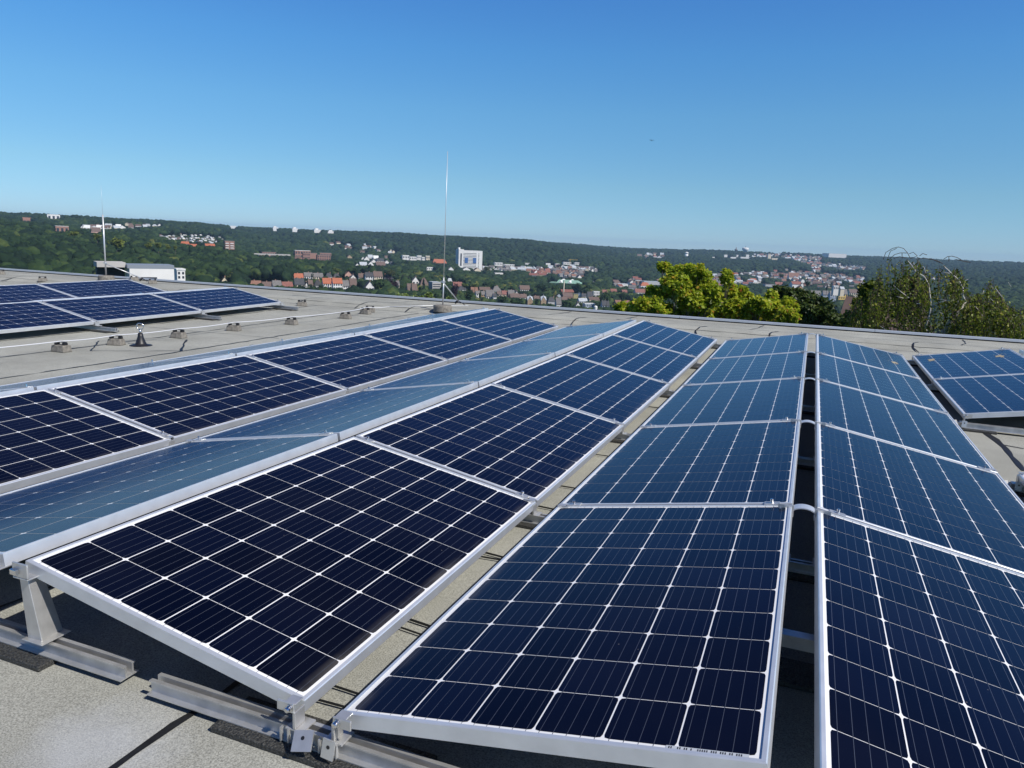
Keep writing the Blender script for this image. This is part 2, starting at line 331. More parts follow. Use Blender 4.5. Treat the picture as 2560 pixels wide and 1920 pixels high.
def clamp_mesh():
    mb = MB(); mb.box((-.03, -.019, -.0002), (.03, .019, .004)); mb.box((-.03, -.006, -.03), (.03, .006, -.0003))
    mb.lathe([(.0095, .004), (.0095, .006), (.0065, .0062), (.0065, .020), (.0045, .0215)], 10, (0, 0, 0), 1); return mb.mesh('clamp', [M_ALU, M_BOLT])
def bar_mesh():
    mb = MB(); L_ = W-.2
    mb.box((.1, -.0055, -.03), (.1+L_, -.0025, -.008)); mb.box((.1, .0025, -.03), (.1+L_, .0055, -.008)); mb.box((.1, -.0024, -.03), (.1+L_, .0024, -.018)); return mb.mesh('joint_bar', M_ALU)
ME_FRAME, ME_SHEET, ME_CLAMP, ME_BAR = frame_mesh(), sheet_mesh(), clamp_mesh(), bar_mesh()
XD0 = -GV/2; XD1 = XD0-CT*W; XC1 = XD1-GR; XC0 = XC1-CT*W; XB0 = XC0-GV; XB1 = XB0-CT*W; XA1 = XB1-GR
XE0 = GV/2; XE1 = XE0+CT*W; XF1 = XE1+GR; XF0 = XF1+CT*W; XG0 = XF0+GV; XG1 = XG0+CT*W; XH1 = XG1+GR
XL1 = -6.945; 
# row key: (low edge x, facing, y of first joint, joints, h, group, label)
ROWS = {
 'D': (XD0, 1, 0.0, range(5), 'row of panels left of the sunlit roof gap', '{} dark solar panel tilted right, in the row left of the sunlit roof gap'),
 'E': (XE0, -1, -.003, range(5), 'row of panels between the sunlit gap and the dark slot', '{} solar panel tilted left, in the row between sunlit gap and dark ridge slot'),
 'F': (XF1+CT*W, 1, -.003, range(5), 'row of panels right of the dark ridge slot', '{} solar panel tilted right, in the row just right of the dark ridge slot'),
 'C': (XC0, -1, 0.0, range(5), 'pale reflecting row of panels sloping left', '{} pale sky reflecting solar panel sloping left, between two dark panel rows'),
 'B': (XB0, 1, -.01, range(5), 'row of panels beside the bare roof strip', '{} dark blue solar panel tilted right, in the row along the bare roof strip'),
 'A': (XA1-CT*W, -1, -.01, range(5), 'grey slivers of panels facing the bare roof', '{} grey sliver of a solar panel sloping left onto the bare roof strip'),
 'G': (XG0, -1, .056, (0, 1, 3, 4), 'panels at the right edge', ''),
 'H': (XH1+CT*W, 1, .056, (1, 3, 4), 'panels behind the right edge row', ''),
 'L': (XL1, 1, .05, range(2, 5), 'nearer row of the left panel block', '{} solar panel of the nearer row in the block left of the wire'),
 'K': (XL1-CT*W-GR-CT*W, -1, .05, range(3, 5), 'hidden row of the left panel block', ''),
 'J': (-9.28, 1, .05, range(3, 5), 'rear row of the left panel block', '{} solar panel of the rear row in the left block near the second mast'),
}
POS = ['nearest', 'second nearest', 'third', 'second farthest', 'farthest']
XLAB = {('G', 0): 'nearest panel of the right edge row, mostly out of view', ('G', 1): 'white cornered panel cut off by the right edge, below the pair',
        ('G', 3): 'nearer blue panel of the smeared pair at the right edge', ('G', 4): 'farther blue panel with tan smears at the right edge',
        ('H', 1): 'panel sloping away behind the cut off right edge panel', ('H', 3): 'nearer panel sloping away behind the smeared right edge pair', ('H', 4): 'panel whose top edge shows behind the farther smeared right panel',
        ('L', 2): 'left nearer row panel cut by the left edge of the picture', ('L', 3): 'middle solar panel of the nearer row in the block left of the wire', ('L', 4): 'rightmost solar panel of the nearer row in the block left of the wire',
        ('J', 3): 'left solar panel of the rear row in the left block', ('J', 4): 'solar panel of the rear row just in front of the second mast',
        ('K', 3): 'panel sloping away between the two rows of the left block, left one', ('K', 4): 'panel sloping away between the two rows of the left block, right one'}
def panel_matrix(xl, face, yc):
    c, s = CT, ST
    if face > 0: X, Y, Z = Vector((-c, 0, s)), Vector((0, -1, 0)), Vector((s, 0, c))
    else: X, Y, Z = Vector((c, 0, s)), Vector((0, 1, 0)), Vector((-s, 0, c))
    Mx = Matrix(((X.x, Y.x, Z.x, 0), (X.y, Y.y, Z.y, 0), (X.z, Y.z, Z.z, 0), (0, 0, 0, 1)))
    sl = 2*KQ*(yc-4.2)
    return Matrix.Translation((xl, yc, H0+sag(yc))) @ Matrix.Rotation(math.atan(sl), 4, 'X') @ Mx
PANELS = {}
for key, (xl, face, y0, js, grp, lab) in ROWS.items():
    js = list(js)
    for j in js:
        yc = y0+(j+.5)*LP
        l_ = XLAB.get((key, j)) or lab.format(POS[j])
        p = thing('solar_panel', l_, 'solar panel', group=grp); p.matrix_world = panel_matrix(xl, face, yc); PANELS[key, j] = p
        put('frame', ME_FRAME, p); put('cell_sheet', ME_SHEET, p)
        sgn = -face                                    # local y of the far end
        last = (j+1) not in js
        for xo in (.075, W-.075):
            put('clamp', ME_CLAMP, p, loc=(xo, sgn*(LP/2 if not last else PL/2+.004), 0))
        if not last: put('joint_bar', ME_BAR, p, loc=(0, sgn*LP/2, 0))
# end clamp brackets on the front panels and the small serial sticker
mb = MB(); mb.box((.02, PL/2-.2, -.0030), (.030, PL/2-.03, -.0026)); mb.m = [0]*len(mb.f)
pe = PANELS['E', 0]
mb = MB(); mb.box((W-.2, -PL/2+.0125, -.0036), (W-.035, -PL/2+.026, -.0032))
for i in range(34):
    if random.random() < .62: mb.box((W-.195+i*.0045, -PL/2+.015, -.00319), (W-.1925+i*.0045, -PL/2+.0235, -.0030), 1)
mb.build('serial_label', [mat('sticker_grey', (.5,.53,.57), .5), M_BLACK], pe)
def smear(p, x, y, sx, sy):
    mb = MB(); pts = []
    for i in range(22):
        a = 2*math.pi*i/22; q = random.uniform(.35, 1.0); pts.append((x+sx*q*math.cos(a), y+sy*q*math.sin(a), -.0026))
    for i in range(22): mb.face([(x, y, -.0026), pts[i], pts[(i+1) % 22]])
    for i in range(10):
        a = random.uniform(0, 6.28); q = random.uniform(1.0, 1.8); cx, cy = x+sx*q*math.cos(a), y+sy*q*math.sin(a); d = random.uniform(.004, .010)
        mb.face([(cx-d, cy-d, -.0026), (cx+d, cy-d*.6, -.0026), (cx+d*.5, cy+d, -.0026)])
    mb.build('smear', M_BIRDLIME, p)
smear(PANELS['G', 4], .15, .42, .055, .12); smear(PANELS['G', 4], .80, .35, .06, .13); smear(PANELS['F', 4], .17, .05, .05, .09)

# ------------------------------------------------------------------ panel supports
RAIL = [(-.031, .018), (.031, .018), (.031, .021), (.014, .021), (.014, .052), (.021, .052), (.021, .056), (.009, .056), (.009, .024), (-.009, .024), (-.009, .056), (-.021, .056), (-.021, .052), (-.014, .052), (-.014, .021), (-.031, .021)]
def rail(mb, x0, x1): mb.extrude(RAIL, x0, x1)
def mat_pad(x0, x1, y0, y1, parent, z=.0):
    mb = MB(); mb.box((x0, y0, z+.001), (x1, y1, z+.0172)); return mb.build('rubber_mat', M_RUBBER, parent, bevel=.003)
def valley_support(x, y, lab, grp, detailed=False, half=.33, ch=True):
    t = thing('panel_support', lab, 'panel mount', (x, y, sag(y)), 0, grp)
    mb = MB(); rail(mb, -half-.12, half); mb.build('base_rail', M_ALU, t)
    mat_pad(-.295, .28, -.062, .085, t)
    for s in (-1, 1):
        mb = MB(); X = s*(GV/2+.004)
        # clamping hook: foot, upright, lip over the frame, gusset
        mb.box((X-.026, -.034, .0562), (X+.026, .022, .062)); mb.box((X-.004*1, -.034, .0622), (X+.004, .006, .108))
        mb.box((min(X, X+s*.05), -.034, .104), (max(X, X+s*.05), -.028, .130)); mb.box((min(X, X+s*.032), -.0275, .1225), (max(X, X+s*.032), .006, .126))
        mb.build('hook', M_ALU, t, bevel=.0015)
        if detailed:
            mb = MB()
            for dx in (-.036, -.014, .012): mb.box((X+dx-.002, -.040, .024), (X+dx+.002, -.030, .061))
            M_ = Matrix.Translation((X-.02*s+.02, -.052, .055)) @ Matrix.Rotation(R(-42 if s < 0 else -8), 4, 'X') @ Matrix.Rotation(R(-14 if s < 0 else 4), 4, 'Y')
            hw = .026 if s < 0 else .017; mb.box((-hw, -.0022, -.024), (hw, .0022, .024), 0, M_)
            hole = MB(); hole.lathe([(.0048, 0), (.0048, .0006)], 10); Mh = M_ @ Matrix.Translation((0, -.0023, .006)) @ Matrix.Rotation(R(90), 4, 'X'); mb.solid([Mh @ Vector(p) for p in hole.v], hole.f, 1)
            mb.build('plate', [M_ALU, M_BLACK], t)
            mb = MB(); M_ = Matrix.Translation((X+.012*s, -.0345, .117)) @ Matrix.Rotation(R(90), 4, 'X')
            b0 = MB(); b0.lathe([(.010, 0), (.010, .003), (.0075, .0032), (.0075, .011), (.005, .013)], 12); mb.solid([M_ @ Vector(p) for p in b0.v], b0.f)
            mb.build('bolt', M_BOLT, t)
    return t
VPOS = ['nearest', 'second', 'third', 'fourth', 'fifth', 'farthest']
for j in range(6):
    y = j*LP + (.006 if j == 0 else (.012 if j == 5 else 0))
    valley_support(0, y, f'{VPOS[j]} aluminium panel mount standing in the sunlit gap between two rows', 'mounts in the sunlit gap', j == 0, .42 if j == 0 else .30)
for j, l_ in ((2, 'panel mount under the cut off white corner at the right edge'), (3, 'panel mount with rail end under the nearer smeared panel at right'), (4, 'panel mount under the joint of the smeared right pair'), (5, 'panel mount at the far corner of the smeared right pair')):
    valley_support((XF0+XG0)/2, j*LP+.05+(-.012 if j == 3 else .012 if j == 2 else 0), l_, 'mounts at the right edge', j in (2, 3), .72 if j == 3 else .3)
for j in range(6):
    valley_support((XB0+XC0)/2, j*LP, f'{VPOS[j]} panel mount in the narrow shaded trough beside the pale row', 'mounts in the shaded trough', False, .25)
def ridge_support(x, y, lab, grp, arc=False, front=False, half=.38, bar=False):
    t = thing('panel_support', lab, 'panel mount', (x, y, sag(y)), 0, grp)
    mb = MB(); rail(mb, -.55 if front else -half, .425 if front else half)
    if not bar: mb.build('base_rail', M_ALU, t)
    mat_pad(-.19, .162, -.076, .02, t) if front else mat_pad(-.2, .2, -.075, .075, t)
    top = H0+W*ST-.045
    if bar: mb = MB(); mb.box((-.3, -.02, .10), (.3, .02, .14)); mb.build('crossbar', M_ALU, t); return t
    for s in (-1, 1):
        mb = MB(); xb, xt = s*.085, s*.068
        v = [(xb-.022, -.030, .063), (xb+.030, -.026, .063), (xb+.026, .045, .063), (xb-.018, .045, .063), (xt-.020, -.030, top), (xt+.010, -.028, top), (xt+.010, .02, top), (xt-.02, .02, top)]
        mb.solid(v, [(3,2,1,0),(4,5,6,7),(0,1,5,4),(1,2,6,5),(2,3,7,6),(3,0,4,7)]); mb.box((xb-.03, -.045, .0605), (xb+.055, .05, .0635))
        mb.build('post', M_ALU, t, bevel=.002) if not (front and s < 0) else None
        mb = MB(); mb.box((xt-.03, -.042, top+.001), (xt+.03, .02, top+.006)); mb.box((xt-.03, -.042, top+.007), (xt+.03, -.036, top+.05)); mb.box((xt-.024, -.055, top+.018), (xt+.0, -.0425, top+.034), 1)
        mb.build('hook', [M_ALU, M_BOLT], t, bevel=.0015)
    if arc:
        mb = MB(); zt = H0+W*ST-.012; n = 14; hw = GR/2+.004; prev = None
        for i in range(n+1):
            a = math.pi*i/n; xx, zz = -hw*math.cos(a), zt-.022+.030*math.sin(a); xi, zi = -(hw-.004)*math.cos(a), zt-.026+.030*math.sin(a)
            cur = [(xx, -.028, zz), (xx, .028, zz), (xi, .028, zi), (xi, -.028, zi)]
            if prev:
                for k in range(4): mb.face([prev[k], prev[(k+1) % 4], cur[(k+1) % 4], cur[k]])
            prev = cur
        mb.build('bridge_arc', M_FRAME, t, smooth=False)
    return t
for j in range(1, 6):
    ridge_support((XE1+XF1)/2, j*LP, f'{["nearest","second nearest","third","second farthest","farthest"][j-1]} curved bridge bracket spanning the dark ridge slot', 'curved brackets over the dark slot', True)
ridge_support((XE1+XF1)/2, .9, 'low crossbar inside the dark ridge slot before the nearest curved bracket', 'curved brackets over the dark slot', bar=True)
ridge_support((XC1+XD1)/2+.0, .02, 'front aluminium post on a rail holding the left corner of nearest panel', 'front posts', False, True)
# rail ends of the rows that face the bare roof
def rail_tip(x0, x1, y, lab, grp):
    t = thing('mounting_rail', lab, 'mounting rail', (0, y, sag(y)), 0, grp); mb = MB(); rail(mb, x0, x1); mb.build('profile', M_ALU, t); mat_pad(x0+.1, x0+.34, -.075, .075, t)
XA0 = XA1-CT*W
for j in range(1, 6): rail_tip(XA0-.33, XA0+.5, j*LP-.03, f'{POS[j-1]} flat rail end poking from the grey sliver row onto bare roof', 'rail ends beside the bare roof')
for j, l_ in ((2, 'left rail end at the cut off panel of the left block'), (3, 'rail end under the joint of left block, nearest the ring anchor'), (4, 'rail end under the second joint of the left block'), (5, 'rail end at the right corner of the left block')):
    t = thing('mounting_rail', l_, 'mounting rail', (0, j*LP+.05, sag(j*LP)), 0, 'rail ends of the left block')
    mb = MB(); rail(mb, XL1-.5, XL1+.32); mb.build('profile', M_ALU, t)
    mat_pad(XL1-.12, XL1+.26, -.09, .09, t)
    mb = MB(); mb.box((XL1-.02, -.035, .063), (XL1+.05, .035, .069)); mb.box((XL1+.004, -.03, .069), (XL1+.012, .03, .112)); mb.build('hook', M_ALU, t, bevel=.002)
# cables lying across the sunlit gap
for i, y in enumerate((.16, .24, .62, .68, 1.25, 1.31, 1.95, 2.3, 3.0, 3.62, 4.6, 5.4)):
    mb = MB(); a = random.uniform(-.05, .05)
    mb.tube([(-.5, y+.02, .03+sag(y)), (-.2, y, .012+sag(y)), (0, y+a*.5, .010+sag(y)), (.2, y+a, .014+sag(y)), (.5, y+a, .04+sag(y))], random.uniform(.0025, .0042), 6)
    tag(mb.build('cable', M_CABLE, None, True), 'thin black cable crossing the sunlit gap between the panel rows', 'cable', 'cables across the sunlit gap')

# ------------------------------------------------------------------ lightning conductor, blocks, anchor, masts
def block(x, y, lab, rz=0.0, grp='concrete wire holders', dark=False):
    rz += random.uniform(-.22, .22); t = thing('wire_holder', lab, 'wire holder', (x, y, roof_z(x, y)), rz, grp)
    mb = MB(); mb.box((-.082, -.055, .001), (.082, .055, .070), 0, None, random.uniform(.008, .018)); mb.build('block', M_CONC, t, bevel=.006)
    mb = MB()
    for sx in (-.05, .05): mb.box((sx-.016, -.02, .0702), (sx+.016, .02, .096))
    mb.box((-.066, -.012, .0962), (.066, .012, .102)); mb.build('clip', M_BLACK, t, bevel=.002)
    return Vector((x, y, roof_z(x, y)+.106))
BL = ['leftmost concrete wire holder on the bare roof strip', 'second concrete wire holder, just left of the ring anchor', 'concrete wire holder just right of the ring anchor', 'fourth concrete wire holder along the white wire',
      'fifth concrete wire holder along the white wire, mid roof', 'last single wire holder before the roof kerb']
WP = [Vector((-6.0, 1.0, .13)), Vector((-6.03, 2.6, .12))]
for (x, y), l_ in zip(((-5.90, 3.92), (-5.88, 4.55), (-5.80, 5.34), (-5.77, 6.22), (-5.62, 7.18), (-5.46, 8.25)), BL): WP.append(block(x, y, l_, R(8)))
p1 = onz(640+945*.28933, 500+975*.28933, .05); p2 = onz(640+985*.28933, 500+948*.28933, .07)
WP.append(block(p1.x, p1.y, 'nearer of two wire holders touching at the roof kerb', R(8))); block(p2.x, p2.y, 'farther of two wire holders touching at the roof kerb', R(20))
for px, py, l_ in ((398, 905, 'concrete holder right of the left panel block on the kerb'), ):
    q = onz(640+px*.28933, 500+py*.28933, .05); block(q.x, q.y, l_, R(15))
for px, py, l_ in ((1160, 715, 'concrete holder right of the second mast foot'), (1320, 745, 'dark holder right of second mast, nearer one'), (370, 705, 'holder left of the second mast behind the left block'), (10, 662, 'holder at the far left by the roof edge')):
    q = onz(px*.28933, 500+py*.28933, .06); block(q.x, q.y, l_, R(50))
WP.append(onz(640+1150*.28933, 500+922*.28933, .13))
mb = MB(); Q = []
for a, b in zip(WP[:-1], WP[1:]):
    for i in range(6):
        t_ = i/6; q = a.lerp(b, t_); q.z -= .010*math.sin(math.pi*t_); Q.append(q)
Q.append(WP[-1]); mb.tube(Q, .0055, 8)
tag(mb.build('conductor_wire', M_WIRE, None, True), 'long white lightning conductor wire carried on concrete blocks over the roof', 'wire')
# ring anchor
t = thing('ring_anchor', 'black cone shaped roof anchor with a steel ring on top', 'roof anchor', (-5.66, 4.67, roof_z(-5.66, 4.67)))
mb = MB(); mb.lathe([(.115, .001), (.11, .006), (.065, .012), (.052, .03), (.029, .10), (.024, .135), (.0, .137)], 24); mb.build('cone', M_BLACK, t, True)
mb = MB(); mb.tube([(0, 0, .13), (0, 0, .172)], .012, 10); mb.tube([(.034*math.sin(a), .012*math.sin(a), .208-.034*math.cos(a)) for a in np.linspace(0, 2*math.pi, 25)], .0065, 8, caps=False); mb.build('ring', M_BOLT, t, True)
def mast(x, y, lab, h, brace_to=None, lean=(0, 0), thick=.22, tip=.0035, low=.0115):
    t = thing('lightning_mast', lab, 'lightning rod', (x, y, roof_z(x, y)), 0)
    mb = MB(); mb.lathe([(.158, .001), (.160, .012), (.154, .085), (.143, .108), (.03, .116)], 32); mb.build('concrete_foot', M_CONC, t)
    mb = MB(); mb.tube([(0, 0, .11), (lean[0]*.3, lean[1]*.3, h*thick)], low, 10); mb.tube([(lean[0]*.3, lean[1]*.3, h*thick), (lean[0], lean[1], h)], [tip*2, tip], 10)
    mb.build('rod', M_MAST, t, True)
    mb = MB(); mb.tube([(0, 0, h*.185), (0, 0, h*.20)], .022, 10); mb.box((-.045, -.012, h*.187), (.03, .012, h*.197)); mb.build('collar', M_MAST, t)
    if brace_to is not None:
        b = Vector(brace_to)-Vector(t.location); mb = MB(); mb.tube([(0, 0, h*.185), b], .0095, 8); mb.build('brace', M_MAST, t, True)
        mb = MB(); mb.tube([b+Vector((.01, .0, .012)), b+Vector((-.05, -.02, -.045))], [.016, .02], 8); mb.tube([b, b+Vector((.1, .02, -.05)), b+Vector((.16, .0, -.085))], .007, 6); mb.build('brace_end', M_BLACK, t, True)  # black stub and thin bent rod at the brace's lower end
    return t
bz = onz(1145, 752, .185)
mast(-4.68, 9.93, 'tall thin lightning rod with a diagonal brace on a round concrete foot', 2.58, bz, (.015, 0))
bz2 = Vector((-12.05, 10.6, .17))
mast(-12.49, 10.10, 'second lightning rod at the left, behind the left panel block', 1.9, bz2, thick=.70, tip=.0012, low=.0155)
mb = MB(); a, b = onz(980+540/6.9125, 560+1412/6.9125, .15), onz(980+1320/6.9125, 560+1412/6.9125, .15)
c0 = onz(640+1150*.28933, 500+922*.28933, .13)
mb.tube([c0, a, a.lerp(b, .5), b], .005, 6); tag(mb.build('conductor_wire', M_WIRE, None, True), 'short wire running past the round foot of the braced mast', 'wire')

# ------------------------------------------------------------------ terrain
COLS = {
 -500: [(450,230),(600,125),(850,72),(1100,40),(1500,30),(2500,6),(4500,0)],
 0:    [(450,225),(600,128),(850,76),(1100,40),(1500,30),(2500,5),(4500,1)],
 320:  [(450,225),(600,150),(850,92),(1100,60),(1500,38),(2000,10),(2600,5),(4500,4)],
 480:  [(450,225),(600,160),(850,100),(1000,72),(1200,50),(1700,28),(2600,6),(4500,4)],
 640:  [(450,225),(600,168),(800,128),(1000,98),(1500,68),(2000,44),(3000,10),(4500,6)],
 960:  [(450,230),(600,175),(750,140),(1000,112),(1500,85),(2000,60),(2800,8),(4500,6)],
 1280: [(450,290),(600,235),(800,168),(1000,135),(1500,96),(2000,62),(2800,10),(4500,8)],
 1600: [(450,290),(600,235),(900,162),(1300,116),(1800,82),(2500,52),(4500,14)],
 1920: [(450,300),(600,245),(1000,172),(1400,122),(1900,86),(2500,58),(3500,28),(4500,9)],
 2240: [(450,300),(600,250),(900,182),(1300,130),(1800,92),(2500,62),(3500,34),(5000,8)],
 2560: [(450,300),(600,250),(900,182),(1300,122),(1800,88),(2300,65),(3000,40),(4500,9)],
 3100: [(450,300),(600,250),(900,182),(1300,122),(1800,88),(2300,65),(3000,40),(4500,9)],
}
RG = np.exp(np.linspace(math.log(14), math.log(9500), 150)); AZS = []; ZC = []
for x, prof in COLS.items():
    d = ray(x, hor(x)); AZS.append(math.atan2(d[0], d[1]))
    rs = [14, 45, 150, 300]; zs = [-15.5, -19, -33, -44]
    for r_, dy in prof:
        q = ray(x, hor(x)+dy); rs.append(r_); zs.append(CAM[2]+r_*q[2]/math.hypot(q[0], q[1]))
    rs += [6500, 9500]; zs += [zs[-1]-40, zs[-1]-120]
    ZC.append(np.interp(np.log(RG), np.log(rs), zs))
AZS = np.array(AZS); ZC = np.array(ZC)
def terr(az, r):
    az = np.clip(np.asarray(az, float), AZS[0], AZS[-1]-1e-9); i = np.clip(np.searchsorted(AZS, az, side='right')-1, 0, len(AZS)-2)
    t = (az-AZS[i])/(AZS[i+1]-AZS[i]); t = t*t*(3-2*t)
    u = np.clip((np.log(np.maximum(r, 14.01))-math.log(14))/(math.log(9500)-math.log(14))*(len(RG)-1), 0, len(RG)-1.001); k = u.astype(int); f_ = u-k
    z0 = ZC[i, k]*(1-f_)+ZC[i, k+1]*f_; z1 = ZC[i+1, k]*(1-f_)+ZC[i+1, k+1]*f_
    z = z0*(1-t)+z1*t
    return z + np.minimum(r/1500, 1)*(2.0*np.sin(az*41+r/170)+1.6*np.sin(az*73-r/95+1))
def ground_at(x, y):
    d = ray(x, y); az = math.atan2(d[0], d[1]); sl = d[2]/math.hypot(d[0], d[1])
    r_ = np.linspace(320, 6000, 5000); z = terr(np.full_like(r_, az), r_); hit = np.nonzero(z >= CAM[2]+sl*r_)[0]
    r0 = r_[hit[0]] if len(hit) else 4500.0
    return Vector((CAM[0]+r0*math.sin(az), CAM[1]+r0*math.cos(az), float(terr(np.array([az]), np.array([r0]))[0]))), r0
def np_mesh(name, V, FC, mats, tint=None, smooth=False, mi=None):
    me = bpy.data.meshes.new(name); k = FC.shape[1]; me.vertices.add(len(V)); me.vertices.foreach_set('co', np.ascontiguousarray(V, np.float32).ravel())
    me.loops.add(FC.size); me.loops.foreach_set('vertex_index', np.ascontiguousarray(FC, np.int32).ravel())
    me.polygons.add(len(FC)); me.polygons.foreach_set('loop_start', np.arange(0, FC.size, k, dtype=np.int32)); me.polygons.foreach_set('loop_total', np.full(len(FC), k, np.int32))
    for m in (mats if isinstance(mats, (list, tuple)) else [mats]): me.materials.append(m)
    if mi is not None: me.polygons.foreach_set('material_index', mi.astype(np.int32))
    if smooth: me.polygons.foreach_set('use_smooth', np.ones(len(FC), bool))
    me.update(calc_edges=True)
    if tint is not None:
        a = me.attributes.new('tint', 'FLOAT', 'POINT'); a.data.foreach_set('value', np.ascontiguousarray(tint, np.float32))
    me.validate(); return me
def make_terrain():
    az = np.concatenate([np.linspace(-math.pi, R(-75), 30, endpoint=False), np.linspace(R(-75), R(35), 160, endpoint=False), np.linspace(R(35), math.pi, 34)])
    rr = np.concatenate([[0.5, 6], RG]); A, Q = np.meshgrid(az, rr, indexing='ij')
    Z = terr(A.ravel(), Q.ravel()).reshape(A.shape); V = np.stack([CAM[0]+Q*np.sin(A), CAM[1]+Q*np.cos(A), Z], -1).reshape(-1, 3); n = len(rr)
    i, j = np.meshgrid(np.arange(len(az)-1), np.arange(n-1), indexing='ij'); a = (i*n+j).ravel()
    FC = np.stack([a, a+1, a+n+1, a+n], -1)
    m = mat('hill_ground', (.022,.040,.016), .95, col2=(.060,.075,.030), scale=.02, spec=.1)
    return tag(put('terrain', np_mesh('terrain', V, FC, m, smooth=True)), 'green valley floor and hillsides under the town and woods', 'terrain', kind='structure')
terrain = make_terrain()

# ------------------------------------------------------------------ houses
WALLC = {'white': (.74,.73,.70), 'cream': (.66,.58,.44), 'grey': (.45,.45,.45), 'yellow': (.72,.50,.13), 'brick': (.30,.17,.13), 'ochre': (.48,.33,.18), 'blueish': (.42,.48,.55), 'pink': (.52,.33,.28), 'tan': (.38,.30,.20), 'dark': (.06,.06,.065), 'olive': (.34,.30,.14), 'stone': (.36,.27,.17), 'concrete': (.47,.45,.42)}
ROOFC = {'orange': (.38,.115,.055), 'red': (.22,.085,.065), 'brown': (.13,.085,.07), 'slate': (.045,.047,.055), 'grey': (.15,.14,.135), 'white': (.72,.72,.70), 'green': (.19,.33,.21), 'dark': (.03,.03,.035), 'palegrey': (.42,.45,.48), 'black': (.02,.02,.022), 'rust': (.22,.11,.075)}
MW = {k: mat('wall_'+k, v, .85, var=.07, scale=.35) for k, v in WALLC.items()}
MR = {k: mat('roof_'+k, v, .75, var=.22, scale=.8) for k, v in ROOFC.items()}
M_WIN = mat('window_glass', (.035,.045,.06), .15, spec=.6)
M_WINB = mat('window_blue', (.06,.14,.34), .3)
UW = MB(); UW.box((-.5, -.03, -.5), (.5, .03, .5)); ME_WIN = UW.mesh('window', M_WIN)
HOUSES = []                                   # (az, r, half width m, base z, height) for the woods to keep the views open
def wall_roof(root, W_, D, He, H, kind, wall, roof, base=-6.0, over=.35, chim=0, gw=None):
    mb = MB(); x, y = W_/2, D/2
    if kind == 'flat':
        mb.box((-x, -y, base), (x, y, H-.5))
        o = mb.build('wall', MW[wall], root)
        mb = MB(); mb.box((-x-.15, -y-.15, H-.498), (x+.15, y+.15, H)); mb.build('roof', MR[roof], root)
        return
    if kind == 'side':
        v = [(-x,-y,base),(x,-y,base),(x,y,base),(-x,y,base),(-x,-y,He),(x,-y,He),(x,y,He),(-x,y,He),(-x,0,H-.1),(x,0,H-.1)]
        f = [(0,1,5,4),(1,2,6,9,5),(2,3,7,6),(3,0,4,8,7),(3,2,1,0)]
        pr = [(-y-over, He-over*(H-He)/y), (0, H), (y+over, He-over*(H-He)/y), (y+over, He-over*(H-He)/y+.25), (0, H+.28), (-y-over, He-over*(H-He)/y+.25)]
        mb.solid(v, f); mr = MB(); mr.extrude(pr, -x-.3, x+.3)
    elif kind == 'front':
        v = [(-x,-y,base),(x,-y,base),(x,y,base),(-x,y,base),(-x,-y,He),(x,-y,He),(x,y,He),(-x,y,He),(0,-y,H-.1),(0,y,H-.1)]
        f = [(0,1,5,8,4),(1,2,6,5),(2,3,7,9,6),(3,0,4,7),(3,2,1,0)]
        pr = [(-x-over, He-over*(H-He)/x), (0, H), (x+over, He-over*(H-He)/x), (x+over, He-over*(H-He)/x+.25), (0, H+.28), (-x-over, He-over*(H-He)/x+.25)]
        mb.solid(v, f); mr = MB(); mr.extrude(pr, -y-.3, y+.3, 0, Matrix.Rotation(R(90), 4, 'Z'))
    else:                                         # hip
        v = [(-x,-y,base),(x,-y,base),(x,y,base),(-x,y,base),(-x,-y,He),(x,-y,He),(x,y,He),(-x,y,He)]
        mb.solid(v, [(3,2,1,0),(4,5,6,7),(0,1,5,4),(1,2,6,5),(2,3,7,6),(3,0,4,7)])
        mr = MB(); o = over; h = min(x*.8, y)*.9 if x > y else x*.6
        a = max(x-h, .4); q = [(-x-o,-y-o,He+.01),(x+o,-y-o,He+.01),(x+o,y+o,He+.01),(-x-o,y+o,He+.01),(-a,0,H),(a,0,H)]
        mr.solid(q, [(0,1,5,4),(1,2,5),(2,3,4,5),(3,0,4),(3,2,1,0)])
    mb.build('wall', MW[wall], root); ro = mr.build('roof', MR[roof], root)
    for k in range(chim):
        mb = MB(); cx = random.uniform(-.35, .35)*W_ if kind != 'front' else .6
        cy = .8 if kind != 'front' else random.uniform(-.3, .3)*D
        mb.box((cx-.4, cy-.35, H-1.6), (cx+.4, cy+.35, H+1.1)); mb.build('chimney', MW['brick'], ro)
def windows(root, W_, He, D, nx, ny, frac=.52, tall=.58, z0=.0, m=None, x0=-.5, x1=.5, yy=None):
    for i in range(nx):
        for j in range(ny):
            o = put('window', m or ME_WIN, root); sx = (x1-x0)*W_/nx; sz = (He-z0)/ny
            o.location = (x0*W_+(i+.5)*sx, (-D/2-.02) if yy is None else yy, z0+(j+.5)*sz); o.scale = (sx*frac, 1, sz*tall)
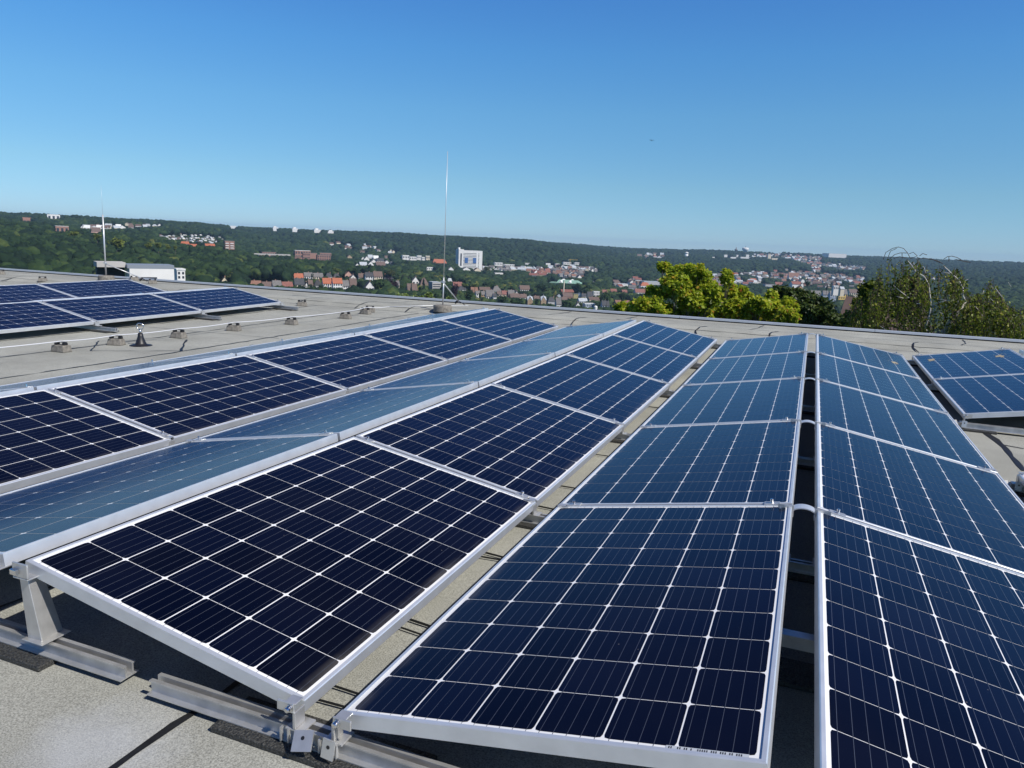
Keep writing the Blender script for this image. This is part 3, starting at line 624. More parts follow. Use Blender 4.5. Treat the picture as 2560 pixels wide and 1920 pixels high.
def house(x0, x1, yt, yb, kind, wall, roof, label, r=None, win=None, eave=.55, depth=None, yaw=0, chim=None, name='house', cat='house', group=None, base=-7):
    xc = (x0+x1)/2
    if r is None: P, r = ground_at(xc, yb)
    else:
        P = at_r(xc, yb, r); a_ = math.atan2(P.x-CAM[0], P.y-CAM[1])
        if abs(P.z-float(terr(np.array([a_]), np.array([float(r)]))[0])) > 3 and r > 500:      # stand it where the sight line meets the ground
            G_, r2 = ground_at(xc, yb)
            if .55 < r2/r < 1.7: P, r = G_, r2
    ct_ = math.cos(math.atan((xc-1280)/F)); W_ = (x1-x0)*r/F*1.03*ct_*ct_; H = (yb-yt)*r/F*1.03*ct_; D = depth or min(max(W_*.6, 5), 10)
    az = math.atan2(P.x-CAM[0], P.y-CAM[1])
    yw = max(0.0, (76+math.degrees(az))*.36); yaw += yw      # streets run so that the fronts look to the sunny side
    W_ = max((W_-.8*D*math.sin(R(yw)))/math.cos(R(yw)), .6*W_)
    root = thing(name, label, cat, P, -az+R(yaw), group)
    He = H*eave
    if chim is None: chim = 1 if r < 1000 and kind != 'flat' else 0
    wall_roof(root, W_, D, He, H, kind, wall, roof, base, chim=chim)
    if win: windows(root, W_, He if kind != 'flat' else H-.7, D, win[0], win[1])
    HOUSES.append((az, r, W_/2, P.z, H)); return root, W_, H, D
def C(n):                                      # zoom window -> photo pixels
    ox, oy = {2: (380, 540), 3: (680, 540), 4: (980, 560), 5: (1280, 590), 6: (1580, 590), 7: (1880, 590)}[n]; return ox, oy
def hz(c, X0, X1, Y0, Y1, *a, **k):
    ox, oy = C(c); q = 6.9125; return house(ox+X0/q, ox+X1/q, oy+Y0/q, oy+Y1/q, *a, **k)
# near rows at the foot of the valley side
hz(3, 165, 355, 1145, 1275, 'side', 'white', 'red', 'low white house with a dull red roof, left end of the lower row', 690, (4, 1), .5)
hz(3, 0, 160, 1125, 1270, 'side', 'white', 'grey', 'grey roofed white house beside the low red roofed one', 700, (3, 1), .45)
hz(3, 380, 555, 1090, 1290, 'side', 'cream', 'slate', 'slate roofed house with a yellow ground floor, left of the orange pair', 680, (4, 2), .55)
hz(3, 558, 612, 1150, 1290, 'front', 'white', 'slate', 'narrow white gabled house next to the slate roofed one', 690, (2, 2), .7)
hz(3, 615, 705, 1115, 1260, 'side', 'cream', 'brown', 'small brown roofed house left of the orange pair', 700, (2, 1), .5)
hz(3, 715, 860, 1115, 1290, 'hip', 'grey', 'dark', 'dark mansard house touching the orange pair from the left', 700, (4, 1), .5)
hz(3, 865, 1025, 1085, 1320, 'side', 'white', 'orange', 'bright orange roofed white house, left one of the pair', 680, (4, 3), .66)
hz(3, 1035, 1210, 1085, 1330, 'side', 'white', 'orange', 'bright orange roofed white house, right one of the pair', 672, (4, 3), .68)
hz(3, 1212, 1328, 1125, 1340, 'side', 'white', 'grey', 'grey roofed white house joined to the right orange house', 676, (3, 3), .62)
hz(3, 1330, 1460, 1090, 1290, 'side', 'tan', 'brown', 'brown roofed tan house right of the orange pair', 710, (3, 2), .5)
hz(3, 1590, 1765, 1140, 1330, 'front', 'white', 'slate', 'white house with a tall pointed gable left of the dark purple tree', 690, (3, 2), .5)
hz(3, 370, 540, 1000, 1115, 'side', 'white', 'orange', 'orange roofed house in the upper row, leftmost', 790, (3, 1), .35)
hz(3, 545, 700, 985, 1130, 'side', 'white', 'grey', 'wide grey roofed white house beside the upper orange roof', 800, (4, 2), .6)
hz(3, 702, 880, 995, 1140, 'side', 'cream', 'grey', 'grey roofed cream house in the upper row with pale facade', 795, (4, 2), .62)
hz(3, 915, 1040, 990, 1110, 'hip', 'white', 'slate', 'dark roofed house behind the left orange house', 810, (3, 1), .45)
hz(3, 1045, 1180, 1000, 1110, 'hip', 'grey', 'slate', 'dark roofed house behind the right orange house', 815, None, .4)
hz(3, 1245, 1380, 960, 1090, 'front', 'pink', 'brown', 'pinkish house with tall chimneys in the upper row', 850, (2, 1), .55, chim=2)
hz(3, 1335, 1455, 1020, 1140, 'front', 'white', 'grey', 'bright white gabled house right of the pinkish one', 800, None, .5)
hz(3, 1485, 1600, 1000, 1115, 'side', 'white', 'brown', 'brown roofed white house left of the big cream gable', 820, (3, 1), .5)
hz(3, 1600, 1735, 985, 1180, 'side', 'white', 'slate', 'tall white house with a slate roof in the upper row', 790, (3, 3), .7)
hz(3, 1738, 1905, 970, 1170, 'side', 'cream', 'brown', 'tall cream house with a brown roof in the upper row', 785, (4, 3), .62)
hz(3, 1910, 2100, 1015, 1140, 'hip', 'grey', 'slate', 'broad slate roof half hidden behind the dark purple tree', 800, None, .4)
hz(3, 2130, 2200, 1130, 1300, 'side', 'cream', 'grey', 'cream house peeping out right of the purple tree', 720, (1, 2), .6)
hz(2, 1690, 1890, 1125, 1250, 'side', 'white', 'rust', 'dull red roofed house at the far left of the lower row', 700, (4, 1), .45)
hz(2, 1900, 2080, 1145, 1270, 'side', 'white', 'brown', 'long brown roofed house at the left of the lower row', 700, (4, 1), .5)
hz(2, 2085, 2200, 1140, 1270, 'side', 'brick', 'brown', 'brown roofed brick house at the left of the lower row', 705, (3, 1), .5)
hz(2, 1190, 1300, 1060, 1180, 'front', 'cream', 'black', 'small lone house with a black roof among the wood', 640, (1, 1), .5)
# centre, around the mast
hz(4, 250, 430, 1040, 1210, 'side', 'white', 'brown', 'brown roofed white house left of the braced mast', 740, (3, 1), .42)
hz(4, 330, 460, 920, 1080, 'front', 'white', 'grey', 'white gabled house above the brown roof left of the mast', 830, (2, 2), .55)
hz(4, 470, 620, 950, 1130, 'hip', 'tan', 'brown', 'brown hipped roof house left of the mast', 800, (2, 1), .5)
r_, W_, H_, D_ = hz(4, 638, 832, 1005, 1200, 'flat', 'concrete', 'palegrey', 'flat roofed apartment block with window strips behind the braced mast', 760, None, depth=14, name='apartment_block', cat='apartment block')
for k in range(4):
    o = put('window_band', ME_WIN, r_, loc=(0, -D_/2-.02, 2.0+k*(H_-3)/4+1.0)); o.scale = (W_*.92, 1, (H_-3)/4*.42)
hz(4, 935, 1060, 940, 1030, 'hip', 'white', 'palegrey', 'small white house with a pale roof right of the mast', 900, None, .5)
hz(4, 1040, 1215, 1008, 1110, 'side', 'white', 'red', 'wide red roof right of the mast behind the purple tree', 860, None, .25)
hz(4, 1120, 1290, 1075, 1200, 'hip', 'white', 'slate', 'slate roofed white house right of the purple tree', 760, (3, 1), .5)
hz(4, 1350, 1480, 1100, 1240, 'side', 'cream', 'rust', 'rust red roofed house in the dense street right of the mast', 780, (2, 1), .5)
hz(4, 1430, 1525, 1165, 1330, 'side', 'white', 'grey', 'white corner house at the left of the dense street', 730, (2, 3), .75)
hz(4, 1527, 1605, 1170, 1330, 'side', 'ochre', 'grey', 'ochre house in the dense street', 735, (2, 3), .68)
hz(4, 1607, 1765, 1150, 1340, 'side', 'white', 'grey', 'grey roofed white house in the dense street, widest one', 730, (4, 2), .5)
hz(4, 1490, 1700, 1095, 1180, 'side', 'grey', 'brown', 'long brown roof behind the dense street', 820, None, .3)
hz(4, 1710, 1885, 1080, 1220, 'hip', 'white', 'grey', 'grey hipped roof towering over the dense street', 790, (3, 1), .42, chim=2)
hz(4, 1730, 1800, 1210, 1350, 'side', 'white', 'slate', 'narrow white house at the middle of the dense street', 725, (2, 3), .7)
hz(4, 1800, 1885, 1170, 1290, 'side', 'cream', 'brown', 'cream house right of the narrow white one', 745, (2, 2), .6)
hz(4, 1885, 1990, 1160, 1290, 'side', 'cream', 'red', 'red roofed cream house in the dense street', 760, (3, 2), .6)
hz(4, 1992, 2110, 1150, 1300, 'side', 'pink', 'grey', 'grey roofed pink house in the dense street', 770, (3, 2), .55)
hz(4, 2095, 2190, 1165, 1270, 'front', 'white', 'grey', 'white gable at the right of the dense street', 790, (1, 2), .5)
hz(4, 2020, 2200, 1210, 1320, 'side', 'ochre', 'brown', 'brown roofed ochre house at the lower right of the dense street', 735, (4, 1), .5)
hz(4, 690, 940, 612, 720, 'hip', 'brick', 'orange', 'big old brick building with an orange hipped roof left of the tower block', 1750, (5, 1), .4, name='school_building', cat='building')
hz(4, 1165, 1345, 680, 790, 'hip', 'white', 'orange', 'red roofed villa in front of the white tower block', 1700, None, .35)
hz(4, 580, 748, 750, 830, 'flat', 'white', 'white', 'low white flat roofed house left of the mast near the red villa', 1450, (5, 2))
hz(4, 962, 1060, 745, 830, 'front', 'white', 'grey', 'small white gabled house right of the mast under the orange roof', 1450, None)
hz(4, 1200, 1345, 750, 830, 'front', 'white', 'slate', 'white gabled house at the foot of the tower block', 1420, None)
hz(4, 1405, 1530, 760, 850, 'front', 'cream', 'brown', 'cream house right below the tower block', 1400, None)
hz(4, 1755, 1905, 670, 752, 'flat', 'white', 'white', 'left part of the stepped white building right of the tower block', 1500, (5, 2))
hz(4, 1925, 2112, 700, 765, 'flat', 'white', 'white', 'right part of the stepped white building right of the tower block', 1480, (6, 2))
hz(4, 1760, 1922, 845, 885, 'flat', 'white', 'white', 'low white house in the trees below the stepped white building', 1150, None)
# the white tower block with blue panels
r_, W_, H_, D_ = hz(4, 1108, 1540, 475, 790, 'flat', 'white', 'white', 'tall white tower block with two blue panels in front of the wooded ridge', 2000, None, depth=22, name='tower_block', cat='tower block', base=-12)
for k in range(11):
    o = put('window_band', ME_WIN, r_, loc=(-.03*W_, -D_/2-.05, H_*.12+k*H_*.8/11)); o.scale = (W_*.56, 1, 1.1)
for sx in (-.175, .175):
    mb = MB(); mb.box((sx*W_-.068*W_, -D_/2-.6, H_*.36), (sx*W_+.068*W_, -D_/2-.12, H_*.63)); mb.build('blue_panel', M_WINB, r_)
mb = MB(); mb.box((-.43*W_, -D_/2-.15, H_*.2), (-.37*W_, -D_/2-.06, H_*.84)); mb.build('window_strip', M_WIN, r_)
for k in range(11):
    o = put('window', ME_WIN, r_, loc=(.345*W_, -D_/2-.05, H_*.12+k*H_*.8/11)); o.scale = (1.8, 1, 1.6)
mb = MB(); mb.box((-.499*W_, -D_/2+.1, H_*.9), (-.29*W_, D_/2-.1, H_*1.05)); mb.box((-.47*W_, -4, H_*1.05), (-.40*W_, 4, H_*1.14)); mb.build('roof_house', MW['white'], r_)
# long white terrace
for k, (a, b, t) in enumerate(((165, 290, 545), (290, 420, 570), (420, 505, 550), (505, 575, 575), (575, 650, 555))):
    hz(4, a, b, t, 660, 'flat', 'white' if k != 4 else 'cream', 'white', ['leftmost stepped part of the long white terrace left of the mast', 'second part of the long white terrace left of the mast', 'taller middle part of the long white terrace', 'low fourth part of the long white terrace', 'right end of the long white terrace beside the mast'][k], 1900, (4, 2), name='terrace_house', cat='terrace house', group='long white terrace')
# brick complex
BRK = [(385, 660, 605, 790, 'tallest block of the long brick complex, with a white roof edge'), (380, 500, 690, 790, 'small brick wing in front of the tallest brick block'), (520, 655, 640, 800, 'middle brick wing of the complex'), (655, 775, 645, 780, 'low brick link with a white roof box'), (770, 1005, 680, 810, 'right brick wing with two rows of bright windows')]
for k, (a, b, t, bt, l_) in enumerate(BRK):
    hz(3, a, b, t, bt, 'flat', 'brick', 'white' if k == 0 else 'grey', l_, 1500-12*k, (6, 3) if k != 3 else None, name='brick_block', cat='brick building', group='brick complex')
hz(3, 800, 1020, 640, 720, 'flat', 'brick', 'grey', 'long rear brick wing behind the bright windowed one', 1560, (8, 1), name='brick_block', cat='brick building', group='brick complex')
hz(2, 1890, 2140, 625, 700, 'flat', 'brick', 'grey', 'long low brick building left of the brick complex', 1520, (8, 2), name='brick_block', cat='brick building')
hz(2, 1800, 2060, 665, 715, 'flat', 'pink', 'grey', 'low pinkish building in front of the long low brick one', 1480, (8, 1), name='brick_block', cat='brick building')
hz(3, 1290, 1382, 678, 760, 'front', 'tan', 'brown', 'lone beige gabled house right of the brick complex', 1500, None)
r_, W_, H_, D_ = hz(2, 1242, 1425, 440, 660, 'flat', 'brick', 'grey', 'pinkish brick apartment tower with white balconies on the left slope', 1050, None, depth=12, name='apartment_tower', cat='apartment block')
for i, sx in enumerate((-.28, .22)):
    for k in range(5):
        mb = MB(); mb.box((sx*W_-.17*W_, -D_/2-1.0, H_*.10+k*H_*.17), (sx*W_+.17*W_, -D_/2-.02, H_*.10+k*H_*.17+1.1)); mb.build('balcony', MW['white'], r_)
for k in range(3): windows(r_, W_, H_*.95, D_, 1, 5, .5, .5, H_*.1, None, (-.5, -.02, .4)[k], (-.42, .05, .5)[k])
t = thing('viaduct', 'long pale viaduct line right of the pinkish apartment tower', 'viaduct', at_r(380+1660/6.9, 540+650/6.9, 1200), -math.atan2(-.72, .9))
mb = MB(); mb.box((-45, -3, -1), (60, 3, 1)); mb.build('deck', MW['concrete'], t)
for k in range(6): mb = MB(); mb.box((-40+k*18, -1.5, -22), (-38+k*18, 1.5, -1)); mb.build('pier', MW['concrete'], t)
# red roofs under the allotments
for a, b, y0, y1, l_ in ((450, 640, 445, 500, 'long red roof below the allotment gardens, left one'), (910, 1085, 485, 535, 'red roof below the allotment gardens, right one'), (640, 780, 490, 545, 'white row house between the two red roofs under the gardens')):
    hz(2, a, b, y0, y1, 'side', 'white', 'orange' if 'red' in l_ else 'palegrey', l_, 1150, None, .35, chim=0)
# pale house cluster on the slope
for i, (a, b, y0, y1, k, wl, rf) in enumerate(((1435, 1505, 820, 890, 'front', 'white', 'slate'), (1505, 1640, 800, 890, 'side', 'white', 'palegrey'), (1645, 1755, 790, 900, 'front', 'white', 'slate'), (1785, 1955, 795, 900, 'side', 'brick', 'brown'), (1580, 1680, 700, 800, 'front', 'white', 'slate'), (1650, 1740, 675, 760, 'side', 'white', 'palegrey'), (1745, 1840, 690, 770, 'side', 'white', 'white'), (1700, 1800, 755, 830, 'front', 'white', 'grey'), (1800, 1930, 735, 815, 'side', 'white', 'slate'), (1925, 2030, 770, 850, 'front', 'white', 'grey'), (1540, 1600, 710, 770, 'front', 'white', 'grey'), (1940, 2000, 690, 750, 'side', 'white', 'brown'), (2040, 2110, 790, 870, 'side', 'white', 'slate'))):
    lab = ['leftmost low gable of the pale hill cluster', 'long white row house at the front of the pale hill cluster', 'white gable with a greenish slate roof in the pale hill cluster', 'brown roofed brick house at the front right of the pale hill cluster', 'white gable at the upper left of the pale hill cluster', 'pale roofed house at the top of the pale hill cluster', 'white roofed house at the upper right of the pale hill cluster',
           'grey roofed gable in the middle of the pale hill cluster', 'slate roofed long house right of the middle of the pale hill cluster', 'white gable at the right of the pale hill cluster', 'tiny white gable at the upper left edge of the pale hill cluster', 'small brown roofed house at the upper right of the pale hill cluster', 'last white house right of the pale hill cluster'][i]
    hz(3, a, b, y0, y1, k, wl, rf, lab, 1250-(y1-750)*.5, (3, 1) if b-a > 100 else None, .5, group='pale hill cluster')
# valley floor right of the mast
def church_tower(X0, X1, lab):
    ox, oy = C(5); q = 6.9125; x = ox+(X0+X1)/2/q; r = 760; P = at_r(x, oy+1230/q, r); wd = (X1-X0)/q*r/F; az = math.atan2(P.x-CAM[0], P.y-CAM[1]); h = 190/q*r/F
    t = thing('church_tower', lab, 'church tower', P, -az+R(14), 'twin church towers'); a = wd/2; He = h*.62
    mb = MB(); mb.solid([(-a,-a,-14),(a,-a,-14),(a,a,-14),(-a,a,-14),(-a,-a,He),(a,-a,He),(a,a,He),(-a,a,He),(0,-a,h*.9),(a,0,h*.9),(0,a,h*.9),(-a,0,h*.9)], [(3,2,1,0),(0,1,5,8,4),(1,2,6,9,5),(2,3,7,10,6),(3,0,4,11,7)]); mb.build('wall', MW['stone'], t)
    mb = MB(); o = .25; top = h*1.06
    for k in range(4):
        M_ = Matrix.Rotation(k*math.pi/2, 4, 'Z'); pts = [(-a-o, -a-o, He-.2), (0, -a-o, h*.93), (0, 0, top), (-a*.0-.001, 0, top)]
        mb.face([M_ @ Vector(p) for p in ((-a-o, -a-o, He-.2), (0, -a-o, h*.94), (0, 0, top))]); mb.face([M_ @ Vector(p) for p in ((a+o, -a-o, He-.2), (0, 0, top), (0, -a-o, h*.94))])
    ro = mb.build('roof', MR['palegrey'], t); mb = MB(); mb.tube([(0, 0, top-.4), (0, 0, h*1.2)], .12, 6); mb.build('finial', MR['palegrey'], ro)
    mb = MB(); mb.box((-.7, -a-.06, 1.0), (.7, -a-.005, He*.6)); mb.build('window', MR['rust'], t)
    mb = MB(); mb.lathe([(.75, -.04), (.75, .04)], 16); mb2 = MB(); mb2.solid([Matrix.Translation((0, -a-.03, He*.92)) @ Matrix.Rotation(R(90), 4, 'X') @ Vector(p) for p in mb.v], mb.f); mb2.build('clock_face', MW['brick'], t)
    HOUSES.append((az, r, wd/2, P.z, h))
church_tower(255, 345, 'left sandstone church tower rising above the roof edge'); church_tower(487, 577, 'right sandstone church tower rising above the roof edge')
H5 = [
 (0, 100, 945, 1040, 'front', 'white', 'slate', 'white gable far left of the church towers', 800, (2, 1)), (110, 302, 860, 1000, 'side', 'white', 'brown', 'timber framed white house with a brown roof above the left church tower', 860, (5, 2)),
 (0, 115, 1000, 1110, 'side', 'cream', 'brown', 'brown roofed house at the left below the white gable', 760, (3, 1)), (120, 250, 1010, 1120, 'side', 'white', 'brown', 'brown roofed white house directly left of the church towers', 770, (4, 1)),
 (360, 480, 1040, 1130, 'side', 'grey', 'brown', 'brown roof between the two church towers', 800, None), (590, 745, 1060, 1230, 'hip', 'grey', 'slate', 'big dark slate roof right of the church towers', 770, None),
 (740, 842, 1080, 1290, 'side', 'white', 'grey', 'tall pale house with many windows right of the slate roof', 740, (3, 4)), (750, 850, 1000, 1085, 'front', 'blueish', 'slate', 'blue grey gabled hall behind the tall pale house', 900, None),
 (850, 1045, 985, 1120, 'side', 'brick', 'brown', 'large brown tiled roof right of the blue grey gable', 880, None), (840, 950, 1060, 1150, 'side', 'white', 'brown', 'low brown roof in front of the large brown tiled roof', 800, None),
 (825, 1060, 930, 1010, 'side', 'brick', 'red', 'long red roofed works building beside the thin chimney', 1000, (7, 1)), (1040, 1135, 1000, 1110, 'flat', 'olive', 'grey', 'olive windowless building right of the red works roof', 900, None),
 (1130, 1200, 985, 1060, 'front', 'white', 'palegrey', 'white gable right of the olive building', 930, None), (1190, 1300, 1000, 1085, 'side', 'white', 'slate', 'white house with dark windows and slate roof, left of the tall white block', 900, (3, 2)),
 (1285, 1385, 970, 1110, 'side', 'cream', 'slate', 'cream town house with a mansard roof beside the tall white block', 880, (4, 3)), (1385, 1505, 960, 1080, 'flat', 'white', 'white', 'tall white stepped block in the valley', 890, (4, 3)),
 (1300, 1500, 1060, 1150, 'side', 'cream', 'brown', 'brown roofed house under the tall white stepped block', 830, None), (1130, 1295, 1080, 1180, 'side', 'white', 'palegrey', 'pale grey roofed white house in the valley middle', 830, (4, 1)),
 (1080, 1172, 1155, 1260, 'front', 'white', 'grey', 'bright white gable low in the valley, near the roof edge', 760, (2, 2)), (1220, 1420, 1165, 1280, 'flat', 'blueish', 'white', 'dark blue glass building with a white roof near the roof edge', 760, (6, 2)),
 (1530, 1670, 1120, 1290, 'side', 'blueish', 'slate', 'blue grey house with broad dormers near the maple', 750, (3, 2)), (1540, 1640, 935, 1020, 'side', 'white', 'red', 'dull red roofed house left of the tree top, upper one', 1000, (2, 1)),
 (1685, 1805, 918, 1000, 'side', 'brick', 'red', 'long red roof behind the dark round trees', 1050, None), (1885, 1985, 935, 1010, 'side', 'brick', 'red', 'red roof just left of the pair of brown sheds', 1020, None),
 (1755, 2035, 1115, 1215, 'side', 'pink', 'rust', 'long salmon coloured row house behind the maple top', 800, (8, 1)), (2095, 2200, 920, 1010, 'side', 'brick', 'brown', 'brown shed roof left of the big maple', 900, None)]
for X0, X1, Y0, Y1, k, wl, rf, l_, r, wn in H5: hz(5, X0, X1, Y0, Y1, k, wl, rf, l_, r, wn)
t = thing('chimney_stack', 'thin pale factory chimney above the red works roof', 'factory chimney', at_r(1280+888/6.9125, 590+1010/6.9125, 990)); mb = MB(); mb.lathe([(1.1, -4), (.8, 17)], 12); mb.build('shaft', MW['cream'], t)
mb = MB(); mb.lathe([(.95, 17.002), (.95, 18.0), (.7, 18.1)], 12); mb.build('rim', MW['concrete'], t)
t = thing('white_silo', 'short white cylinder standing in front of the blue glass building', 'silo', at_r(1280+1440/6.9125, 590+1310/6.9125, 700)); mb = MB(); mb.lathe([(1.7, -8), (1.7, 4.6), (1.2, 5.4), (.3, 5.7)], 16); mb.build('shell', MW['white'], t)
# green sports hall
P = at_r(1280+930/6.9125, 590+868/6.9125, 1300); t = thing('sports_hall', 'large green hall with white zigzag roof lights in the valley', 'hall', P, -math.atan2(P.x-CAM[0], P.y-CAM[1])-R(6)); k_ = 1300/F/6.9125
mb = MB(); mb.box((-270*k_, -18, -6), (260*k_, 18, 60*k_)); mb.build('wall', mat('green_cladding', (.20,.34,.24), .6), t)
mb = MB(); mb.solid([(-150*k_, -18.3, 60*k_), (265*k_, -18.3, 60*k_), (265*k_, 18.3, 60*k_), (-150*k_, 18.3, 60*k_), (-120*k_, -2, 110*k_), (200*k_, -2, 110*k_)], [(0,1,5,4), (1,2,5), (2,3,4,5), (3,0,4), (3,2,1,0)])
ro = mb.build('roof', mat('green_roof', (.25,.42,.32), .6), t)
for a in (-110, 40): mb = MB(); mb.solid([(a*k_, -17.8, 62*k_), ((a+70)*k_, -17.8, 62*k_), ((a+30)*k_, -17.8, 100*k_), (a*k_, 10, 72*k_), ((a+120)*k_, 10, 90*k_), ((a+60)*k_, 8, 122*k_)], [(0,1,2), (0,2,5,3), (1,4,5,2), (0,3,4,1), (3,5,4)]); mb.build('roof_light', MR['white'], ro)
HOUSES.append((math.atan2(P.x-CAM[0], P.y-CAM[1]), 1300, 30, P.z, 14))
for c, a, b, y0, y1, l_, r in ((5, 1760, 1992, 822, 872, 'low hall with a white front and green roof right of the large green hall', 1350), (6, 150, 512, 785, 870, 'long pale grey industrial hall behind the orange roofed house', 1150), (5, 1375, 1440, 788, 815, 'tiny white shed roof right of the green hall', 1450), (7, 175, 430, 835, 900, 'low dark industrial shed at the foot of the hill, right of the maple', 1200)):
    hz(c, a, b, y0, y1, 'flat', 'white' if 'white' in l_ else 'grey', 'palegrey' if 'dark' not in l_ else 'grey', l_, r, None, depth=18, name='industrial_hall', cat='hall')
H6 = [(118, 305, 805, 930, 'hip', 'white', 'orange', 'bright orange hipped roof house left of the big maple', 980, (3, 1)), (25, 255, 920, 1040, 'side', 'white', 'red', 'dark red roofed house under the orange one, left of the maple', 880, (4, 1)),
 (1340, 1450, 748, 830, 'side', 'white', 'red', 'red roofed house seen between maple top and its lone sprig', 1250, None), (1430, 1565, 820, 885, 'side', 'brick', 'rust', 'brick row seen in the gap right of the maple crown', 1150, None), (1510, 1665, 1150, 1220, 'side', 'brick', 'rust', 'red roof seen low through the gap in the maple', 760, None),
 (2030, 2145, 738, 800, 'side', 'white', 'orange', 'orange roofed house right of the maple sprig', 1300, None)]
for X0, X1, Y0, Y1, k, wl, rf, l_, r, wn in H6: hz(6, X0, X1, Y0, Y1, k, wl, rf, l_, r, wn, chim=0)
# apartment blocks at right
H7 = [(890, 1180, 948, 1080, 'side', 'white', 'grey', 'long grey roofed white block left of the blue grey apartments', 900, (7, 1), .5), (1185, 1300, 955, 1180, 'side', 'blueish', 'grey', 'left half of the blue grey apartment block', 880, (3, 4), .75), (1300, 1432, 960, 1200, 'side', 'blueish', 'grey', 'right half of the blue grey apartment block with balconies', 875, (3, 5), .75),
 (1440, 1622, 930, 1180, 'side', 'yellow', 'grey', 'bright yellow apartment block beside the blue grey one', 880, (4, 4), .7), (1625, 1835, 930, 1150, 'side', 'cream', 'brown', 'cream apartment block right of the yellow one', 900, (5, 4), .75), (1835, 1992, 965, 1140, 'flat', 'white', 'palegrey', 'white apartment block with balconies left of the birch', 900, (4, 4), .75),
 (1380, 1490, 860, 930, 'flat', 'white', 'white', 'small white flat roofed house behind the yellow block', 1050, (3, 1), .5), (1500, 1590, 880, 945, 'side', 'cream', 'palegrey', 'cream house behind the yellow block', 1040, None, .5), (770, 870, 860, 925, 'front', 'ochre', 'brown', 'orange tinted house left of the grey roofed block', 1050, None, .5), (850, 935, 915, 985, 'front', 'white', 'slate', 'white gable touching the grey roofed block', 950, None, .5),
 (650, 850, 790, 860, 'side', 'white', 'red', 'long red brown roof in the valley, left of the grey roofed block', 1150, None, .4), (380, 530, 800, 870, 'side', 'brick', 'red', 'red brick works building behind the low dark shed', 1250, None, .4), (610, 790, 640, 760, 'side', 'white', 'rust', 'large rust roofed house with white base at the hill foot', 1450, None, .4), (705, 760, 695, 765, 'front', 'white', 'white', 'slender bright white gable at the hill foot', 1440, None, .6), (820, 885, 810, 860, 'front', 'white', 'brown', 'little white gable above the grey roofed block', 1150, None, .5)]
for X0, X1, Y0, Y1, k, wl, rf, l_, r, wn, ev in H7: hz(7, X0, X1, Y0, Y1, k, wl, rf, l_, r, wn, ev, chim=0)
# near brown roof with dormer
P = at_r(1880+1730/6.9125+72, 590+1530/6.9125, 95); az = math.atan2(P.x-CAM[0], P.y-CAM[1])
t = thing('house', 'near house with a steep brown tiled roof and skylight between dark trees', 'house', P, -az-R(9)); wall_roof(t, 7.5, 9.5, -2.2, 2.6, 'side', 'cream', 'brown', -16, .5, 0)
rf = [c for c in t.children if c.name.startswith('roof')][0]; mb = MB(); sl_ = math.atan2(4.8, 4.75); M_ = Matrix.Translation((-1.6, -3.55, -.72)) @ Matrix.Rotation(sl_, 4, 'X'); mb.box((-.55, -.8, .0), (.55, .8, .16), 0, M_); mb.box((-.42, -.66, .162), (.42, .66, .18), 1, M_); mb.build('skylight', [MW['white'], M_WIN], rf)
HOUSES.append((az, 95, 4, P.z-12, 10))
# left: white pavilion just beyond the roof
r0 = 140; P = at_r((321+437)/2, 702, r0); az = math.atan2(P.x-CAM[0], P.y-CAM[1]); k_ = r0/F
t = thing('pavilion', 'flat roofed white building with a grey fascia just beyond the roof edge, left', 'building', P, -az+R(10)); w2 = 59*k_*.81; k_ *= .9; t.location = P-Matrix.Rotation(-az+R(10), 3, 'Z') @ Vector((0, -6, 0))
mb = MB(); mb.box((-w2+.3, -6, -9), (w2, -1.6, 30*k_)); mb.build('wall', MW['white'], t)
mb = MB(); mb.box((-w2-.0, -6.03, 30*k_+.002), (w2+.05, -1.5, 39*k_)); mb.build('fascia', mat('zinc_fascia', (.23,.26,.30), .5), t)
mb = MB(); mb.box((-w2+1.0, -6.06, 2*k_), (-w2+4.4, -6.003, 9*k_)); mb.build('window', M_WIN, t)
mb = MB(); mb.box((-w2-4.2, -4.5, 31*k_), (-w2-.004, -.5, 43*k_)); mb.build('canopy', MW['concrete'], t); mb = MB(); mb.box((-w2-3.8, -1, -9), (-w2+.298, 1, 31*k_-.002)); mb.build('dark_wing', MW['dark'], t)
HOUSES.append((az, r0, 8, P.z-9, 12))
r_, W_, H_, D_ = house(436, 462, 672, 697, 'flat', 'white', 'white', 'small white flat roofed house behind the pavilion', 260, (2, 2), name='house')
# houses in the wood at left and along the skyline
for x0, x1, y0, y1, wl, rf, k, l_, r in ((118, 150, 537, 552, 'white', 'white', 'flat', 'broad white building on the skyline at far left', 2300), (57, 84, 545, 558, 'brick', 'rust', 'side', 'brick building on the far left skyline among trees', 1900), (138, 172, 566, 586, 'brick', 'white', 'flat', 'brick house with a white roof edge in the left wood', 1300), (227, 252, 570, 590, 'pink', 'brown', 'side', 'brown roofed house behind the second mast in the wood', 1350), (206, 220, 565, 575, 'white', 'grey', 'flat', 'pale little house left of the second mast in the wood', 1500)):
    house(x0, x1, y0, y1, k, wl, rf, l_, r, (3, 1) if x1-x0 > 26 else None, chim=0)
for i, (a, b, y0, y1) in enumerate(((0, 105, 185, 255), (330, 450, 220, 285), (705, 840, 240, 295), (940, 1085, 268, 295))):
    r_, W_, H_, D_ = hz(3, a, b, y0, y1+22, 'flat', 'white', 'white', ['leftmost white slab building on the central skyline', 'second white building with roof structures on the central skyline', 'third white box on the central skyline', 'low white building, rightmost on the central skyline'][i], 3400, None, depth=30, name='skyline_building', cat='building', group='white buildings on the central skyline')
    mb = MB(); mb.box((-W_*.25, -6, H_+.002), (W_*.2, 6, H_+5)); mb.build('roof_house', MW['white'], r_)
